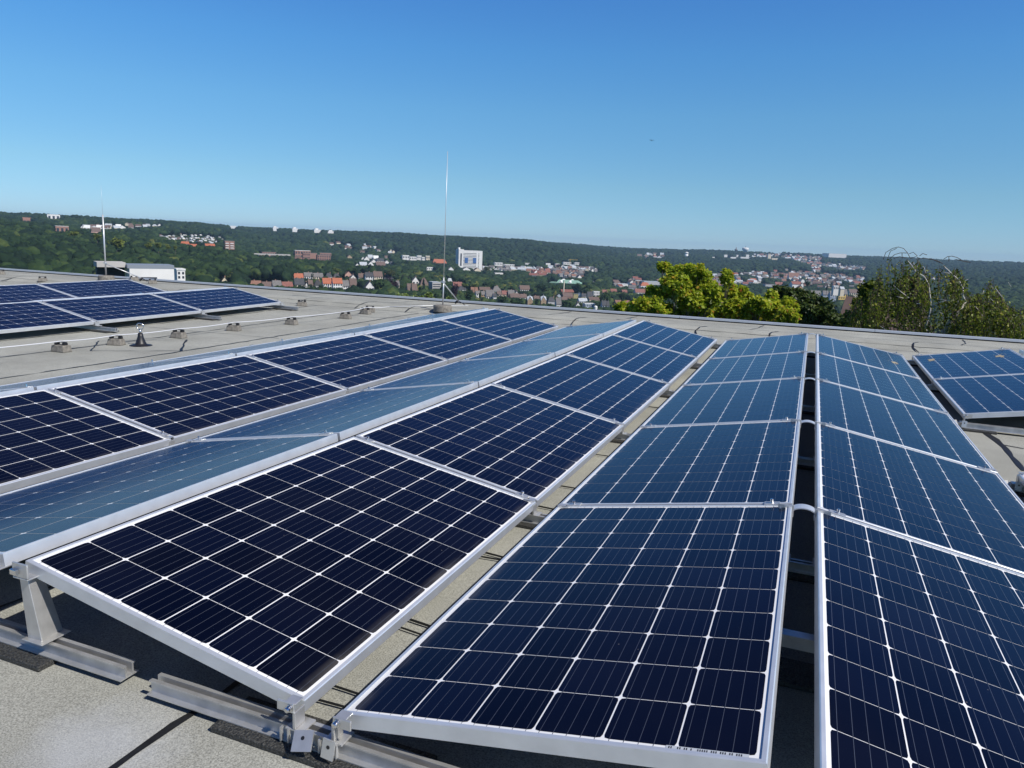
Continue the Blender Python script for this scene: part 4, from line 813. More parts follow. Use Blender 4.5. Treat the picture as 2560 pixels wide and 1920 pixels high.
hz(2, 1350, 1450, 160, 225, 'flat', 'white', 'white', 'white building on the skyline above the pinkish apartment tower', 3300, None, name='skyline_building', cat='building')
r_, W_, H_, D_ = hz(7, 1222, 1605, 308, 400, 'flat', 'white', 'palegrey', 'very long cream white hall on the right skyline', 4200, None, depth=70, name='exhibition_hall', cat='hall', base=-20)
for X0, X1, Y0, Y1, l_ in ((255, 320, 325, 420, 'cream tower house on the hill left of the long hall'), (330, 460, 385, 425, 'long pale low block beside the cream tower house')): hz(7, X0, X1, Y0, Y1, 'flat', 'cream', 'white', l_, 3600, None)
for i, (a, b, y0, y1) in enumerate(((1375, 1450, 362, 385), (1578, 1642, 325, 385), (1690, 1795, 365, 400), (1795, 1832, 328, 380), (1865, 2035, 365, 400), (1955, 2018, 325, 380), (2150, 2195, 320, 355))):
    hz(6, a, b, y0, y1, 'flat', 'white', 'white', ['low white block left end under the water tower hill', 'white high block left of the two skyline towers', 'long low pale block under the slim tower', 'white high block under the slim tower', 'long low pale block under the water tower', 'white high block under the water tower', 'white block at the right of the water tower'][i], 3500, None, name='apartment_block', cat='apartment block', group='white blocks on the right hill')
# towers on the skyline
def tower_at(X, Yb, r, lab, name, cat, prof, m): 
    ox, oy = C(6); P = at_r(ox+X/6.9125, oy+Yb/6.9125, r); t = thing(name, lab, cat, P); mb = MB(); mb.lathe(prof[0], 20); mb.build('shaft', m, t, True); mb = MB(); mb.lathe(prof[1], 24); mb.build('head', MW['white'] if cat == 'water tower' else m, t, True); return t
q = 4000/F/6.9125
tower_at(1790, 330, 4000, 'slim grey observation tower on the right skyline', 'observation_tower', 'tower', ([(9*q, -20*q), (7*q, 70*q)], [(8*q, 60*q), (26*q, 76*q), (26*q, 92*q), (10*q, 98*q), (3*q, 132*q)]), MR['grey'])
t = tower_at(1950, 330, 4000, 'white bowl shaped water tower on the right skyline', 'water_tower', 'water tower', ([(10*q, -20*q), (12*q, 40*q)], [(10*q, 36*q), (30*q, 62*q), (52*q, 84*q), (52*q, 112*q), (40*q, 120*q), (12*q, 122*q)]), MR['grey'])
mb = MB(); mb.tube([(0, 0, 122*q), (0, 0, 150*q)], 3*q, 6); mb.build('antenna', MR['grey'], t)
t = tower_at(940, 350, 3300, 'small white pillar like tower in the wood left of skyline towers', 'white_tower', 'tower', ([(7, -10), (7, 10)], [(7.5, 10), (7.5, 16), (2, 18)]), MW['white'])
# crane and unfinished building
ox, oy = C(5); P = at_r(ox+1000/6.9125, oy+520/6.9125, 2000); az = math.atan2(P.x-CAM[0], P.y-CAM[1]); t = thing('tower_crane', 'yellow construction crane over the pale shell building', 'crane', P, -az); q = 2000/F/6.9125; MY = mat('crane_yellow', (.62,.38,.06), .5)
mb = MB(); mb.box((-3*q, -1, -6), (3*q, 1, 118*q)); mb.build('tower', MY, t); mb = MB(); mb.box((-20*q, -.8, 106*q), (130*q, .8, 112*q)); mb.build('jib', MY, t); mb = MB(); mb.box((-32*q, -1.2, 96*q), (-18*q, 1.2, 108*q)); mb.build('counterweight', MW['concrete'], t)
for a, b, y0, y1, l_ in ((868, 1015, 455, 515, 'pale unfinished shell building under the yellow crane'), (1065, 1160, 460, 515, 'right pale shell building beside the crane'), (735, 822, 480, 525, 'low white building left of the crane'), (210, 308, 470, 512, 'white bungalow far left of the crane'), (570, 660, 472, 512, 'grey white building between the bungalow and the crane'), (-40, 40, 495, 530, 'white house at the left on the crane level')):
    hz(5, a, b, y0, y1, 'flat', 'white', 'white', l_, 1980, (5, 2) if b-a > 90 else None)
# ------------------------------------------------------------------ house clusters farther off
def inpoly(x, y, P):
    c = False; j = len(P)-1
    for i in range(len(P)):
        if (P[i][1] > y) != (P[j][1] > y) and x < (P[j][0]-P[i][0])*(y-P[i][1])/(P[j][1]-P[i][1])+P[i][0]: c = not c
        j = i
    return c
POLYS = []; FAR = MB(); MKEY = {}
def cluster(c, poly, n, walls, roofs, where, grp, size=(9, 12), h=(7, 9), seed=0, shed=False, sp=1.0, merged=False):
    ox, oy = C(c); q = 6.9125; P = [(ox+a/q, oy+b/q) for a, b in poly]; rg = random.Random(seed); pts = []; tries = 0; POLYS.append(np.array(P))
    xs = [p[0] for p in P]; ys = [p[1] for p in P]
    while len(pts) < n and tries < n*80:
        tries += 1; x, y = rg.uniform(min(xs), max(xs)), rg.uniform(min(ys), max(ys))
        if not inpoly(x, y, P): continue
        if any(abs(x-a) < 6.5*sp and abs(y-b) < 2.3*sp for a, b in pts): continue
        pts.append((x, y))
    for x, y in sorted(pts, key=lambda p: -p[1]):
        G, r = ground_at(x, y); wl, rf = rg.choice(walls), rg.choice(roofs); Wm = rg.uniform(*size); Hm = rg.uniform(*h); kind = rg.choice(['side', 'side', 'front', 'hip'])
        
        if merged:
            a_ = math.atan2(G.x-CAM[0], G.y-CAM[1]); yw = max(0.0, (76+math.degrees(a_))*.36)+rg.uniform(-35, 35); Mx = Matrix.Translation(G) @ Matrix.Rotation(-a_+R(yw), 4, 'Z'); x_, y_, e_ = Wm/2, Wm*.38, Hm*rg.uniform(.45, .6)
            mw, mr_ = MKEY.setdefault('w'+wl, len(MKEY)), MKEY.setdefault('r'+rf, len(MKEY)); fr = kind == 'front'
            if fr: x_, y_ = y_, x_; Mx = Mx @ Matrix.Rotation(R(90), 4, 'Z'); x_, y_ = y_, x_
            v = [(-x_,-y_,-4),(x_,-y_,-4),(x_,y_,-4),(-x_,y_,-4),(-x_,-y_,e_),(x_,-y_,e_),(x_,y_,e_),(-x_,y_,e_),(-x_,0,Hm),(x_,0,Hm)]
            FAR.solid([Mx @ Vector(p) for p in v], [(0,1,5,4),(1,2,6,9,5),(2,3,7,6),(3,0,4,8,7)], mw)
            w_ = [(-x_-.3,-y_-.4,e_-.25),(x_+.3,-y_-.4,e_-.25),(x_+.3,0,Hm+.12),(-x_-.3,0,Hm+.12),(x_+.3,y_+.4,e_-.25),(-x_-.3,y_+.4,e_-.25)]; w2_ = [(a, b, c_+.25) for a, b, c_ in w_]
            FAR.solid([Mx @ Vector(p) for p in w_+w2_], [(6,7,8,9),(9,8,10,11),(0,3,2,1),(3,5,4,2),(0,1,7,6),(5,11,10,4),(0,6,9,3),(3,9,11,5),(1,2,8,7),(2,4,10,8)], mr_)
            HOUSES.append((a_, r, Wm/2, G.z, Hm)); continue
        nm = 'garden_shed' if shed else 'house'; px = Wm*F/r/2; py = Hm*F/r
        house(x-px, x+px, y-py, y, kind, wl, rf, f'{"tiny" if shed else "small"} {wl} {"garden hut" if shed else "house"}, {"pale grey" if rf == "palegrey" else rf} roof, {where}', r, None, rg.uniform(.45, .6), yaw=rg.uniform(-35, 35), chim=0, name=nm, cat='garden hut' if shed else 'house', group=f'{grp}, {wl} with {"pale grey" if rf == "palegrey" else rf} roofs', base=-4)
cluster(2, [(110, 345), (260, 310), (900, 330), (1230, 385), (1240, 460), (1050, 490), (700, 470), (300, 430)], 48, ['white', 'white', 'grey', 'tan'], ['white', 'palegrey', 'brown', 'palegrey'], 'in the allotment gardens', 'allotment huts', (4.5, 7), (2.6, 3.6), 1, True, .55)
cluster(5, [(190, 640), (530, 600), (640, 620), (560, 710), (380, 720)], 15, ['white', 'brick', 'tan'], ['red', 'red', 'rust'], 'in the red roofed quarter left of the green hall', 'red roofed quarter', (11, 17), (7, 9), 2)
cluster(5, [(560, 640), (800, 600), (1050, 580), (1250, 640), (1180, 750), (900, 750), (780, 690)], 38, ['white', 'white', 'tan', 'brick', 'grey'], ['brown', 'grey', 'slate', 'rust'], 'in the settlement above the green hall', 'settlement above the green hall', (10, 14), (7, 9), 3)
cluster(5, [(1330, 640), (1380, 590), (1470, 600), (1450, 650)], 5, ['white'], ['grey', 'slate'], 'in the small group right of the settlement', 'small group right of the settlement', (9, 12), (7, 9), 4)
cluster(6, [(110, 360), (300, 330), (560, 350), (540, 400), (200, 400)], 10, ['white', 'cream', 'tan'], ['palegrey', 'brown', 'red'], 'in the far village on the wooded hill', 'far hill village', (16, 24), (12, 16), 5)
cluster(1 if False else 2, [(-1300, 225), (-900, 200), (-500, 190), (-150, 175), (160, 165), (150, 200), (-400, 240), (-1000, 262)], 22, ['white', 'white', 'cream'], ['palegrey', 'white', 'brown'], 'along the left skyline', 'left skyline houses', (12, 18), (8, 11), 6)
cluster(7, [(0, 335), (400, 320), (640, 330), (1000, 360), (1210, 385), (1180, 640), (1050, 640), (1000, 520), (800, 440), (500, 380), (0, 370)], 84, ['white', 'white', 'cream', 'tan'], ['brown', 'red', 'palegrey', 'grey'], 'on the hillside below the long cream hall', 'hillside houses below the long hall', (12, 17), (8.5, 11), 7, sp=.8, merged=True)
cluster(7, [(1220, 490), (1450, 500), (1950, 560), (1960, 600), (1500, 600), (1240, 540)], 34, ['white', 'cream'], ['brown', 'slate', 'palegrey'], 'on the slope right of the hillside houses', 'slope right of the hillside houses', (12, 16), (8, 11), 8, sp=.8, merged=True)
cluster(7, [(420, 720), (860, 690), (1000, 650), (1400, 690), (1900, 760), (1900, 900), (1450, 930), (1000, 900), (600, 850)], 56, ['tan', 'brick', 'white', 'grey'], ['brown', 'grey', 'rust', 'brown'], 'in the brown roofed town behind the yellow block', 'brown roofed town', (12, 18), (7, 10), 9)
cluster(6, [(2000, 640), (2212, 650), (2212, 760), (2150, 720), (2010, 690)], 9, ['white', 'grey'], ['palegrey', 'brown'], 'in the group right of the lone maple sprig', 'group right of the maple sprig', (12, 18), (7, 10), 10)
cluster(7, [(2900, 640), (3300, 640), (3400, 800), (3000, 850)], 6, ['brick', 'white', 'tan'], ['rust', 'red', 'brown'], 'seen through the birch branches', 'houses behind the birch', (11, 16), (8, 10), 11)

cluster(7, [(150, 650), (600, 610), (1000, 640), (1500, 680), (1950, 740), (1950, 860), (1300, 830), (700, 800), (200, 740)], 80, ['white', 'tan', 'cream', 'grey'], ['brown', 'grey', 'rust', 'red', 'palegrey'], '', '', (11, 15), (7, 9.5), 12, sp=.75, merged=True)
cluster(6, [(1300, 740), (1700, 640), (2212, 660), (2212, 860), (1800, 880), (1350, 860)], 40, ['white', 'tan', 'cream'], ['brown', 'red', 'palegrey', 'grey'], '', '', (11, 15), (7, 9.5), 13, sp=.9, merged=True)
cluster(5, [(-600, 560), (0, 580), (900, 540), (1400, 560), (1250, 640), (600, 590), (100, 620), (-500, 640)], 40, ['white', 'cream', 'white'], ['palegrey', 'brown', 'grey'], '', '', (11, 15), (7, 9), 14, sp=1.1, merged=True)
cluster(3, [(1000, 480), (1700, 520), (2200, 600), (2200, 680), (1400, 640), (1000, 600)], 16, ['white', 'cream'], ['palegrey', 'brown'], '', '', (9, 13), (6, 8), 15, sp=1.2, merged=True)
cluster(6, [(-300, 800), (100, 760), (600, 760), (900, 800), (700, 900), (0, 960), (-300, 930)], 24, ['white', 'cream', 'tan'], ['brown', 'red', 'grey'], '', '', (10, 14), (7, 9), 16, sp=1.0, merged=True)
far_m = [None]*len(MKEY)
for k_, i_ in MKEY.items(): far_m[i_] = (MW if k_[0] == 'w' else MR)[k_[1:]]
tag(FAR.build('distant_houses', far_m), 'hundreds of tiny pale distant houses strewn over the far slopes and valley', 'houses', kind='stuff')
# ------------------------------------------------------------------ woods
def ico(sub):
    bm = bmesh.new(); bmesh.ops.create_icosphere(bm, subdivisions=sub, radius=1.0); V = np.array([v.co[:] for v in bm.verts]); FC = np.array([[v.index for v in f.verts] for f in bm.faces]); bm.free()
    keep = V[FC][:, :, 2].max(1) > -.45; FC = FC[keep]; u = np.unique(FC); mp = np.full(len(V), -1); mp[u] = np.arange(len(u)); return V[u], mp[FC]
def lumpy(V, amp, seed):
    g = np.random.default_rng(seed); d = np.ones(len(V))
    for k in range(14):
        c = g.normal(size=3); c /= np.linalg.norm(c); c[2] = abs(c[2])*.7; d += amp*np.exp(-((V-c)**2).sum(1)/.10)*g.uniform(.4, 1.2)
    d *= g.uniform(1-amp*.45, 1+amp*.45, len(V)); return V*d[:, None]/1.15
LEAFG = [(0.0, (.007,.017,.010)), (.35, (.015,.033,.014)), (.65, (.030,.055,.018)), (.88, (.060,.085,.024)), (1.0, (.115,.118,.03))]
M_WOOD = leaf_mat('wood_foliage', LEAFG, 0, .8, spec=.15)
HA = np.array(HOUSES)
def open_views(az, r, z, top):                 # keep crowns below the sight lines to the houses behind them
    lim = np.full(len(az), 1e9); X, Y = r*np.sin(az), r*np.cos(az)
    for a, hr, hw, hz_, hh in HA:
        m_ = (np.abs(az-a)*r < hw*r/hr+6.0) & (r < hr+hw+4) & (r > hr*.35)
        vis = hz_+hh*.30; los = CAM[2]+(vis-CAM[2])*r/hr
        inside = (np.abs(az-a)*hr < hw+4) & (np.abs(r-hr) < max(hw, 7)+4)
        lim = np.where(m_, np.minimum(lim, los-z), lim); lim = np.where(inside, -1, lim)
    return lim
def proj_px(V):
    d = V-CAM; z = d @ AX[2]; return 1280+F*(d @ AX[0])/z, 960-F*(d @ AX[1])/z
def in_polys(x, y):
    o = np.zeros(len(x), bool)
    for P in POLYS:
        c = np.zeros(len(x), bool); j = len(P)-1
        for i in range(len(P)):
            q = (P[i, 1] > y) != (P[j, 1] > y); xi = (P[j, 0]-P[i, 0])*(y-P[i, 1])/((P[j, 1]-P[i, 1]) or 1e-9)+P[i, 0]; c ^= q & (x < xi); j = i
        o |= c
    return o
def wood(name, label, az0, az1, r0, r1, sp, sub, hmin, hmax, rad, seed, tb=0.0, amp=.32, nvar=14, con=1.0):
    g = np.random.default_rng(seed); P = []
    r = r0
    while r < r1:
        n = max(1, int((az1-az0)*r/sp)); az = az0+(np.arange(n)+g.uniform(-.45, .45, n))*(az1-az0)/n
        P.append(np.stack([az, r+g.uniform(-.5, .5, n)*sp], 1)); r += sp*.9
    P = np.concatenate(P); az, r = P[:, 0], P[:, 1]; z = terr(az, r); h = g.uniform(hmin, hmax, len(az)); lim = open_views(az, r, z, h)
    h2 = np.minimum(h, lim); px, py = proj_px(np.stack([CAM[0]+r*np.sin(az), CAM[1]+r*np.cos(az), z+2], -1)); ok = (h2 > 3.2) & ~(in_polys(px, py) & (g.random(len(az)) < .72)); az, r, z, h, h2 = az[ok], r[ok], z[ok], h[ok], h2[ok]; n = len(az)
    s = np.clip(h2/h, .35, 1); rx = rad*g.uniform(.75, 1.3, n)*np.sqrt(s); rz = np.minimum(h2*.55, rx*g.uniform(.9, 1.35, n))
    V0, F0 = ico(sub); var = np.stack([lumpy(V0, amp, seed*50+k) for k in range(nvar)]); k = g.integers(0, nvar, n); a = g.uniform(0, 6.28, n); B = var[k]
    ca, sa = np.cos(a)[:, None], np.sin(a)[:, None]; x = (B[:, :, 0]*ca-B[:, :, 1]*sa)*rx[:, None]; y = (B[:, :, 0]*sa+B[:, :, 1]*ca)*rx[:, None]; zz = B[:, :, 2]*rz[:, None]
    V = np.stack([x+(CAM[0]+r*np.sin(az))[:, None], y+(CAM[1]+r*np.cos(az))[:, None], zz+(z+h2-rz)[:, None]], -1).reshape(-1, 3)
    FC = (F0[None]+(np.arange(n)*len(V0))[:, None, None]).reshape(-1, 3)
    patch = .5+.5*np.sin(az*60+np.sin(r/140)*2)*np.sin(r/90+az*25)
    t_ = np.clip(.30+(g.beta(1.2, 2.0, n)*.85-.30)*con+.20*(patch-.3)+tb, 0, 1); t_ = np.where(g.random(n) < .03*con, np.clip(t_+.35, 0, 1), t_)
    tint = np.clip(t_[:, None]+g.normal(0, .07, (n, len(V0))), 0, 1).ravel()
    o = put(name, np_mesh(name, V, FC, M_WOOD, tint)); return tag(o, label, 'forest', kind='stuff')
wood('forest', 'dense dark wood covering the left hillside beyond the roof edge', R(-64), R(-31), 400, 1080, 7.6, 3, 10, 17, 5.2, 1, .02, .42)
wood('forest', 'mid green wood and gardens filling the valley between the houses', R(-31), R(20), 520, 1150, 8.2, 3, 7, 14, 4.9, 2, .17, .42)
wood('forest', 'continuous tree cover of the middle distance behind the town', R(-64), R(20), 1080, 2100, 10.5, 2, 9, 15, 6.3, 3, .04, .4, con=.75)
wood('forest', 'far wooded ridge closing the valley under the horizon', R(-64), R(20), 2100, 3400, 13, 2, 9, 21, 8.2, 4, -.03, .34, con=.5)
wood('forest', 'hazy most distant wooded hills at the horizon', R(-64), R(20), 3400, 5200, 18, 2, 8, 22, 10, 5, -.03, .3, con=.4)

# ------------------------------------------------------------------ single trees
def leaf_arrays(P, L, wd, up=.5, out=None, droop=.0, g=RNG, spread=1.0):
    n = len(P); N = g.normal(size=(n, 3)); N /= np.linalg.norm(N, axis=1)[:, None]; N[:, 2] = np.abs(N[:, 2])
    N[:, 2] += up
    if out is not None: N += out*.7
    N /= np.linalg.norm(N, axis=1)[:, None]
    D = g.normal(size=(n, 3)); D[:, 2] -= droop; D -= (D*N).sum(1)[:, None]*N; D /= np.linalg.norm(D, axis=1)[:, None]; B = np.cross(N, D)
    l = (L*g.uniform(.6, 1.3, n))[:, None]; b = l*wd
    V = np.stack([P, P+D*l*.5+B*b*.5-N*l*.10, P+D*l, P+D*l*.5-B*b*.5-N*l*.10], 1).reshape(-1, 3); i = np.arange(n)[:, None]*4
    F_ = np.concatenate([i+np.array([[0, 1, 2]]), i+np.array([[0, 2, 3]])], 0); return V, F_
def ell_points(c, rad, n, g, lo=.45):
    u = g.normal(size=(n, 3)); u /= np.linalg.norm(u, axis=1)[:, None]; q = g.uniform(lo**3, 1, n)**(1/3); return c+u*q[:, None]*rad, u
M_MAPLE = leaf_mat('maple_leaves', [(0, (.13,.20,.014)), (.4, (.33,.43,.028)), (.75, (.54,.58,.05)), (.92, (.62,.52,.06)), (.97, (.48,.26,.04)), (1, (.46,.18,.04))], .55, .4)
M_BIRCH = leaf_mat('birch_leaves', [(0, (.035,.060,.008)), (.5, (.15,.20,.02)), (.85, (.27,.31,.035)), (1, (.42,.38,.09))], .45, .45)
M_DARK = leaf_mat('dark_leaves', [(0, (.025,.048,.012)), (.6, (.065,.105,.020)), (1, (.13,.15,.03))], .35, .5)
M_BROWNL = leaf_mat('brownish_leaves', [(0, (.028,.026,.010)), (.6, (.070,.060,.020)), (1, (.13,.10,.035))], .3, .5)
M_PALE = leaf_mat('pale_sprigs', [(0, (.09,.15,.03)), (.6, (.22,.30,.08)), (1, (.50,.55,.30))], .3, .5)
M_BARK = mat('grey_bark', (.10,.085,.07), .9, var=.4, scale=6)
M_WBARK = mat('birch_bark', (.62,.58,.52), .7, col2=(.20,.17,.14), scale=9, detail=6)
M_WBARK.node_tree.nodes['Color Ramp'].color_ramp.elements[0].position = .56; M_WBARK.node_tree.nodes['Color Ramp'].color_ramp.elements[1].position = .64
M_TWIG = mat('brown_twigs', (.07,.045,.035), .8)
def pxr(c, X, Y, r): ox, oy = C(c); return at_r(ox+X/6.9125, oy+Y/6.9125, r)
def leafy(name, label, clumps, r, m, leaf, dens, base_px, seed, depth=1.2, wd=.75, up=.2, tone=0.0, cat='tree', group=None, limb=.10, spread=.09):
    g = np.random.default_rng(seed); rg = random.Random(seed); q = r/F; PV, PF, PT, o = [], [], [], 0; cen = []
    for (c, X, Y, rx, ry) in clumps:
        P = np.array(pxr(c, X, Y, r+g.uniform(-depth, depth))); s = 1/6.9125*q; rad = np.array([rx*s, (rx+ry)*.5*s, ry*s]); cen.append((Vector(P), rad)); n = int(dens*rx*ry/6.9125**2*(1.0))+12
        sub = max(1, int(n/42)); U = g.normal(size=(sub, 3)); U /= np.linalg.norm(U, axis=1)[:, None]      # leaf bunches inside the clump
        for k in range(sub):
            cc = P+U[k]*rad*g.uniform(.1, .95); rr = rad*g.uniform(.22, .42); pts, u = ell_points(cc, rr, n//sub+2, g, .25)
            V, F_ = leaf_arrays(pts, np.full(len(pts), leaf), wd, up, u, .6, g); PV.append(V); PF.append(F_+o); o += len(V)
            t_ = np.clip(g.normal(.42+tone, .22, len(pts))+g.normal(0, spread*1.3), 0, 1); t_ = np.where(g.random(len(pts)) < .035, g.uniform(.8, 1, len(pts)), t_); PT.append(np.repeat(t_, 4))
    bx = at_r(base_px, 800, r); gz = float(terr(np.array([math.atan2(bx.x-CAM[0], bx.y-CAM[1])]), np.array([float(r)]))[0])
    t = thing(name, label, cat, (bx.x, bx.y, gz), 0, group); off = np.array([bx.x, bx.y, gz])
    put('crown', np_mesh('crown', np.concatenate(PV)-off, np.concatenate(PF), m, np.concatenate(PT)), t)
    mb = MB(); top = max(c[0].z for c in cen)-gz; fork = Vector((0, 0, top*.62)); mb.tube([(0, 0, -.3), (.05, 0, top*.3), fork], [limb*2.2, limb*1.7, limb*1.3], 10)
    for P, rad in cen:
        e = P-Vector(off); mid = fork.lerp(e, .55)+Vector((rg.uniform(-.2, .2), rg.uniform(-.2, .2), .25)); mb.tube([fork-Vector((0, 0, rg.uniform(0, .2)*top)), mid, e], [limb*.8, limb*.35, limb*.10], 6)
        for k in range(5):
            u = Vector((rg.gauss(0, 1), rg.gauss(0, 1), rg.gauss(.3, 1))).normalized(); mb.tube([e.lerp(mid, .35), e+Vector((u.x*rad[0], u.y*rad[1], u.z*rad[2]))*.75], [limb*.12, .008], 5)
    mb.build('trunk', M_BARK, t, True); return t
leafy('tree', 'bright yellow green broadleaf tree behind the roof edge, with a lone top left sprig',
 [(6, 545, 520, 115, 78), (6, 850, 650, 230, 130), (6, 1130, 600, 170, 110), (6, 1010, 560, 110, 70), (6, 760, 810, 220, 150), (6, 1050, 820, 210, 150), (6, 1300, 880, 180, 140), (6, 350, 950, 110, 95), (6, 600, 940, 180, 120), (6, 280, 1190, 270, 150), (6, 80, 1260, 130, 120), (6, 520, 1270, 200, 120),
  (6, 1000, 1080, 270, 160), (6, 1340, 1060, 190, 150), (6, 1150, 1290, 300, 140), (6, 700, 1350, 240, 90), (6, 250, 1370, 300, 80), (5, 1905, 1250, 120, 120), (6, 1300, 700, 70, 60)], 24, M_MAPLE, .116, 6, 1690, 31, 1.3, limb=.055)
leafy('tree', 'yellow green broadleaf tree with a lone sprig, right neighbour of the brightest one',
 [(6, 1650, 690, 105, 115), (6, 1760, 960, 210, 115), (6, 1560, 1010, 90, 80), (6, 2000, 1090, 130, 110), (6, 1500, 1310, 240, 140), (6, 1800, 1260, 220, 150), (6, 2050, 1330, 200, 140), (7, 330, 1050, 105, 110), (7, 130, 1160, 170, 130), (7, 350, 1250, 180, 150), (7, 640, 1380, 180, 130), (7, 560, 1450, 230, 90), (7, 150, 1420, 250, 110), (7, 620, 1130, 90, 70), (7, 720, 1200, 80, 60)], 25.5, M_MAPLE, .116, 6, 1850, 32, 1.2, tone=.06, limb=.05)
leafy('tree', 'dark green round crowned tree between the yellow green tree and the brown roof',
 [(7, 640, 1000, 220, 120), (7, 480, 950, 120, 90), (7, 1000, 1230, 330, 190), (7, 1130, 1400, 340, 170), (7, 800, 1340, 180, 200), (7, 1380, 1450, 150, 120), (7, 900, 1080, 180, 110)], 40, M_DARK, .2, 7.0, 2010, 33, 2.0)
leafy('tree', 'olive green tree between the brown roof and the weeping birch',
 [(7, 2060, 930, 170, 130), (7, 1960, 1160, 170, 180), (7, 1900, 1420, 240, 150), (7, 2140, 1250, 170, 240), (7, 1660, 1490, 130, 80), (7, 2140, 1060, 120, 120)], 30, M_BIRCH, .11, 7, 2160, 34, 1.5, tone=-.08)
leafy('tree', 'dark brownish tree at the far right edge behind the weeping birch',
 [(8, 2010, 860, 180, 140), (8, 2110, 1010, 190, 190), (8, 2060, 1250, 230, 230), (8, 1960, 1400, 250, 150), (8, 2250, 1100, 200, 300), (8, 1880, 1080, 120, 130)] if False else
 [(7, 2212+480, 820, 150, 110), (7, 2212+560, 940, 150, 150), (7, 2212+520, 1150, 190, 180), (7, 2212+440, 1300, 200, 130), (7, 2212+640, 1050, 130, 220), (7, 2212+350, 1010, 110, 110)], 34, M_BROWNL, .15, 7, 2540, 35, 1.5)
leafy('tree', 'pale leafy treetop sprigs just showing over the roof edge left of the mast',
 [(4, 100, 1232, 26, 22), (4, 225, 1245, 62, 45), (4, 265, 1275, 40, 25), (4, 430, 1262, 55, 35), (4, 500, 1275, 45, 28), (4, 630, 1245, 68, 50), (4, 580, 1282, 40, 22), (4, 985, 1292, 26, 34)], 16, M_PALE, .05, 9.0, 1035, 36, .5, limb=.05)
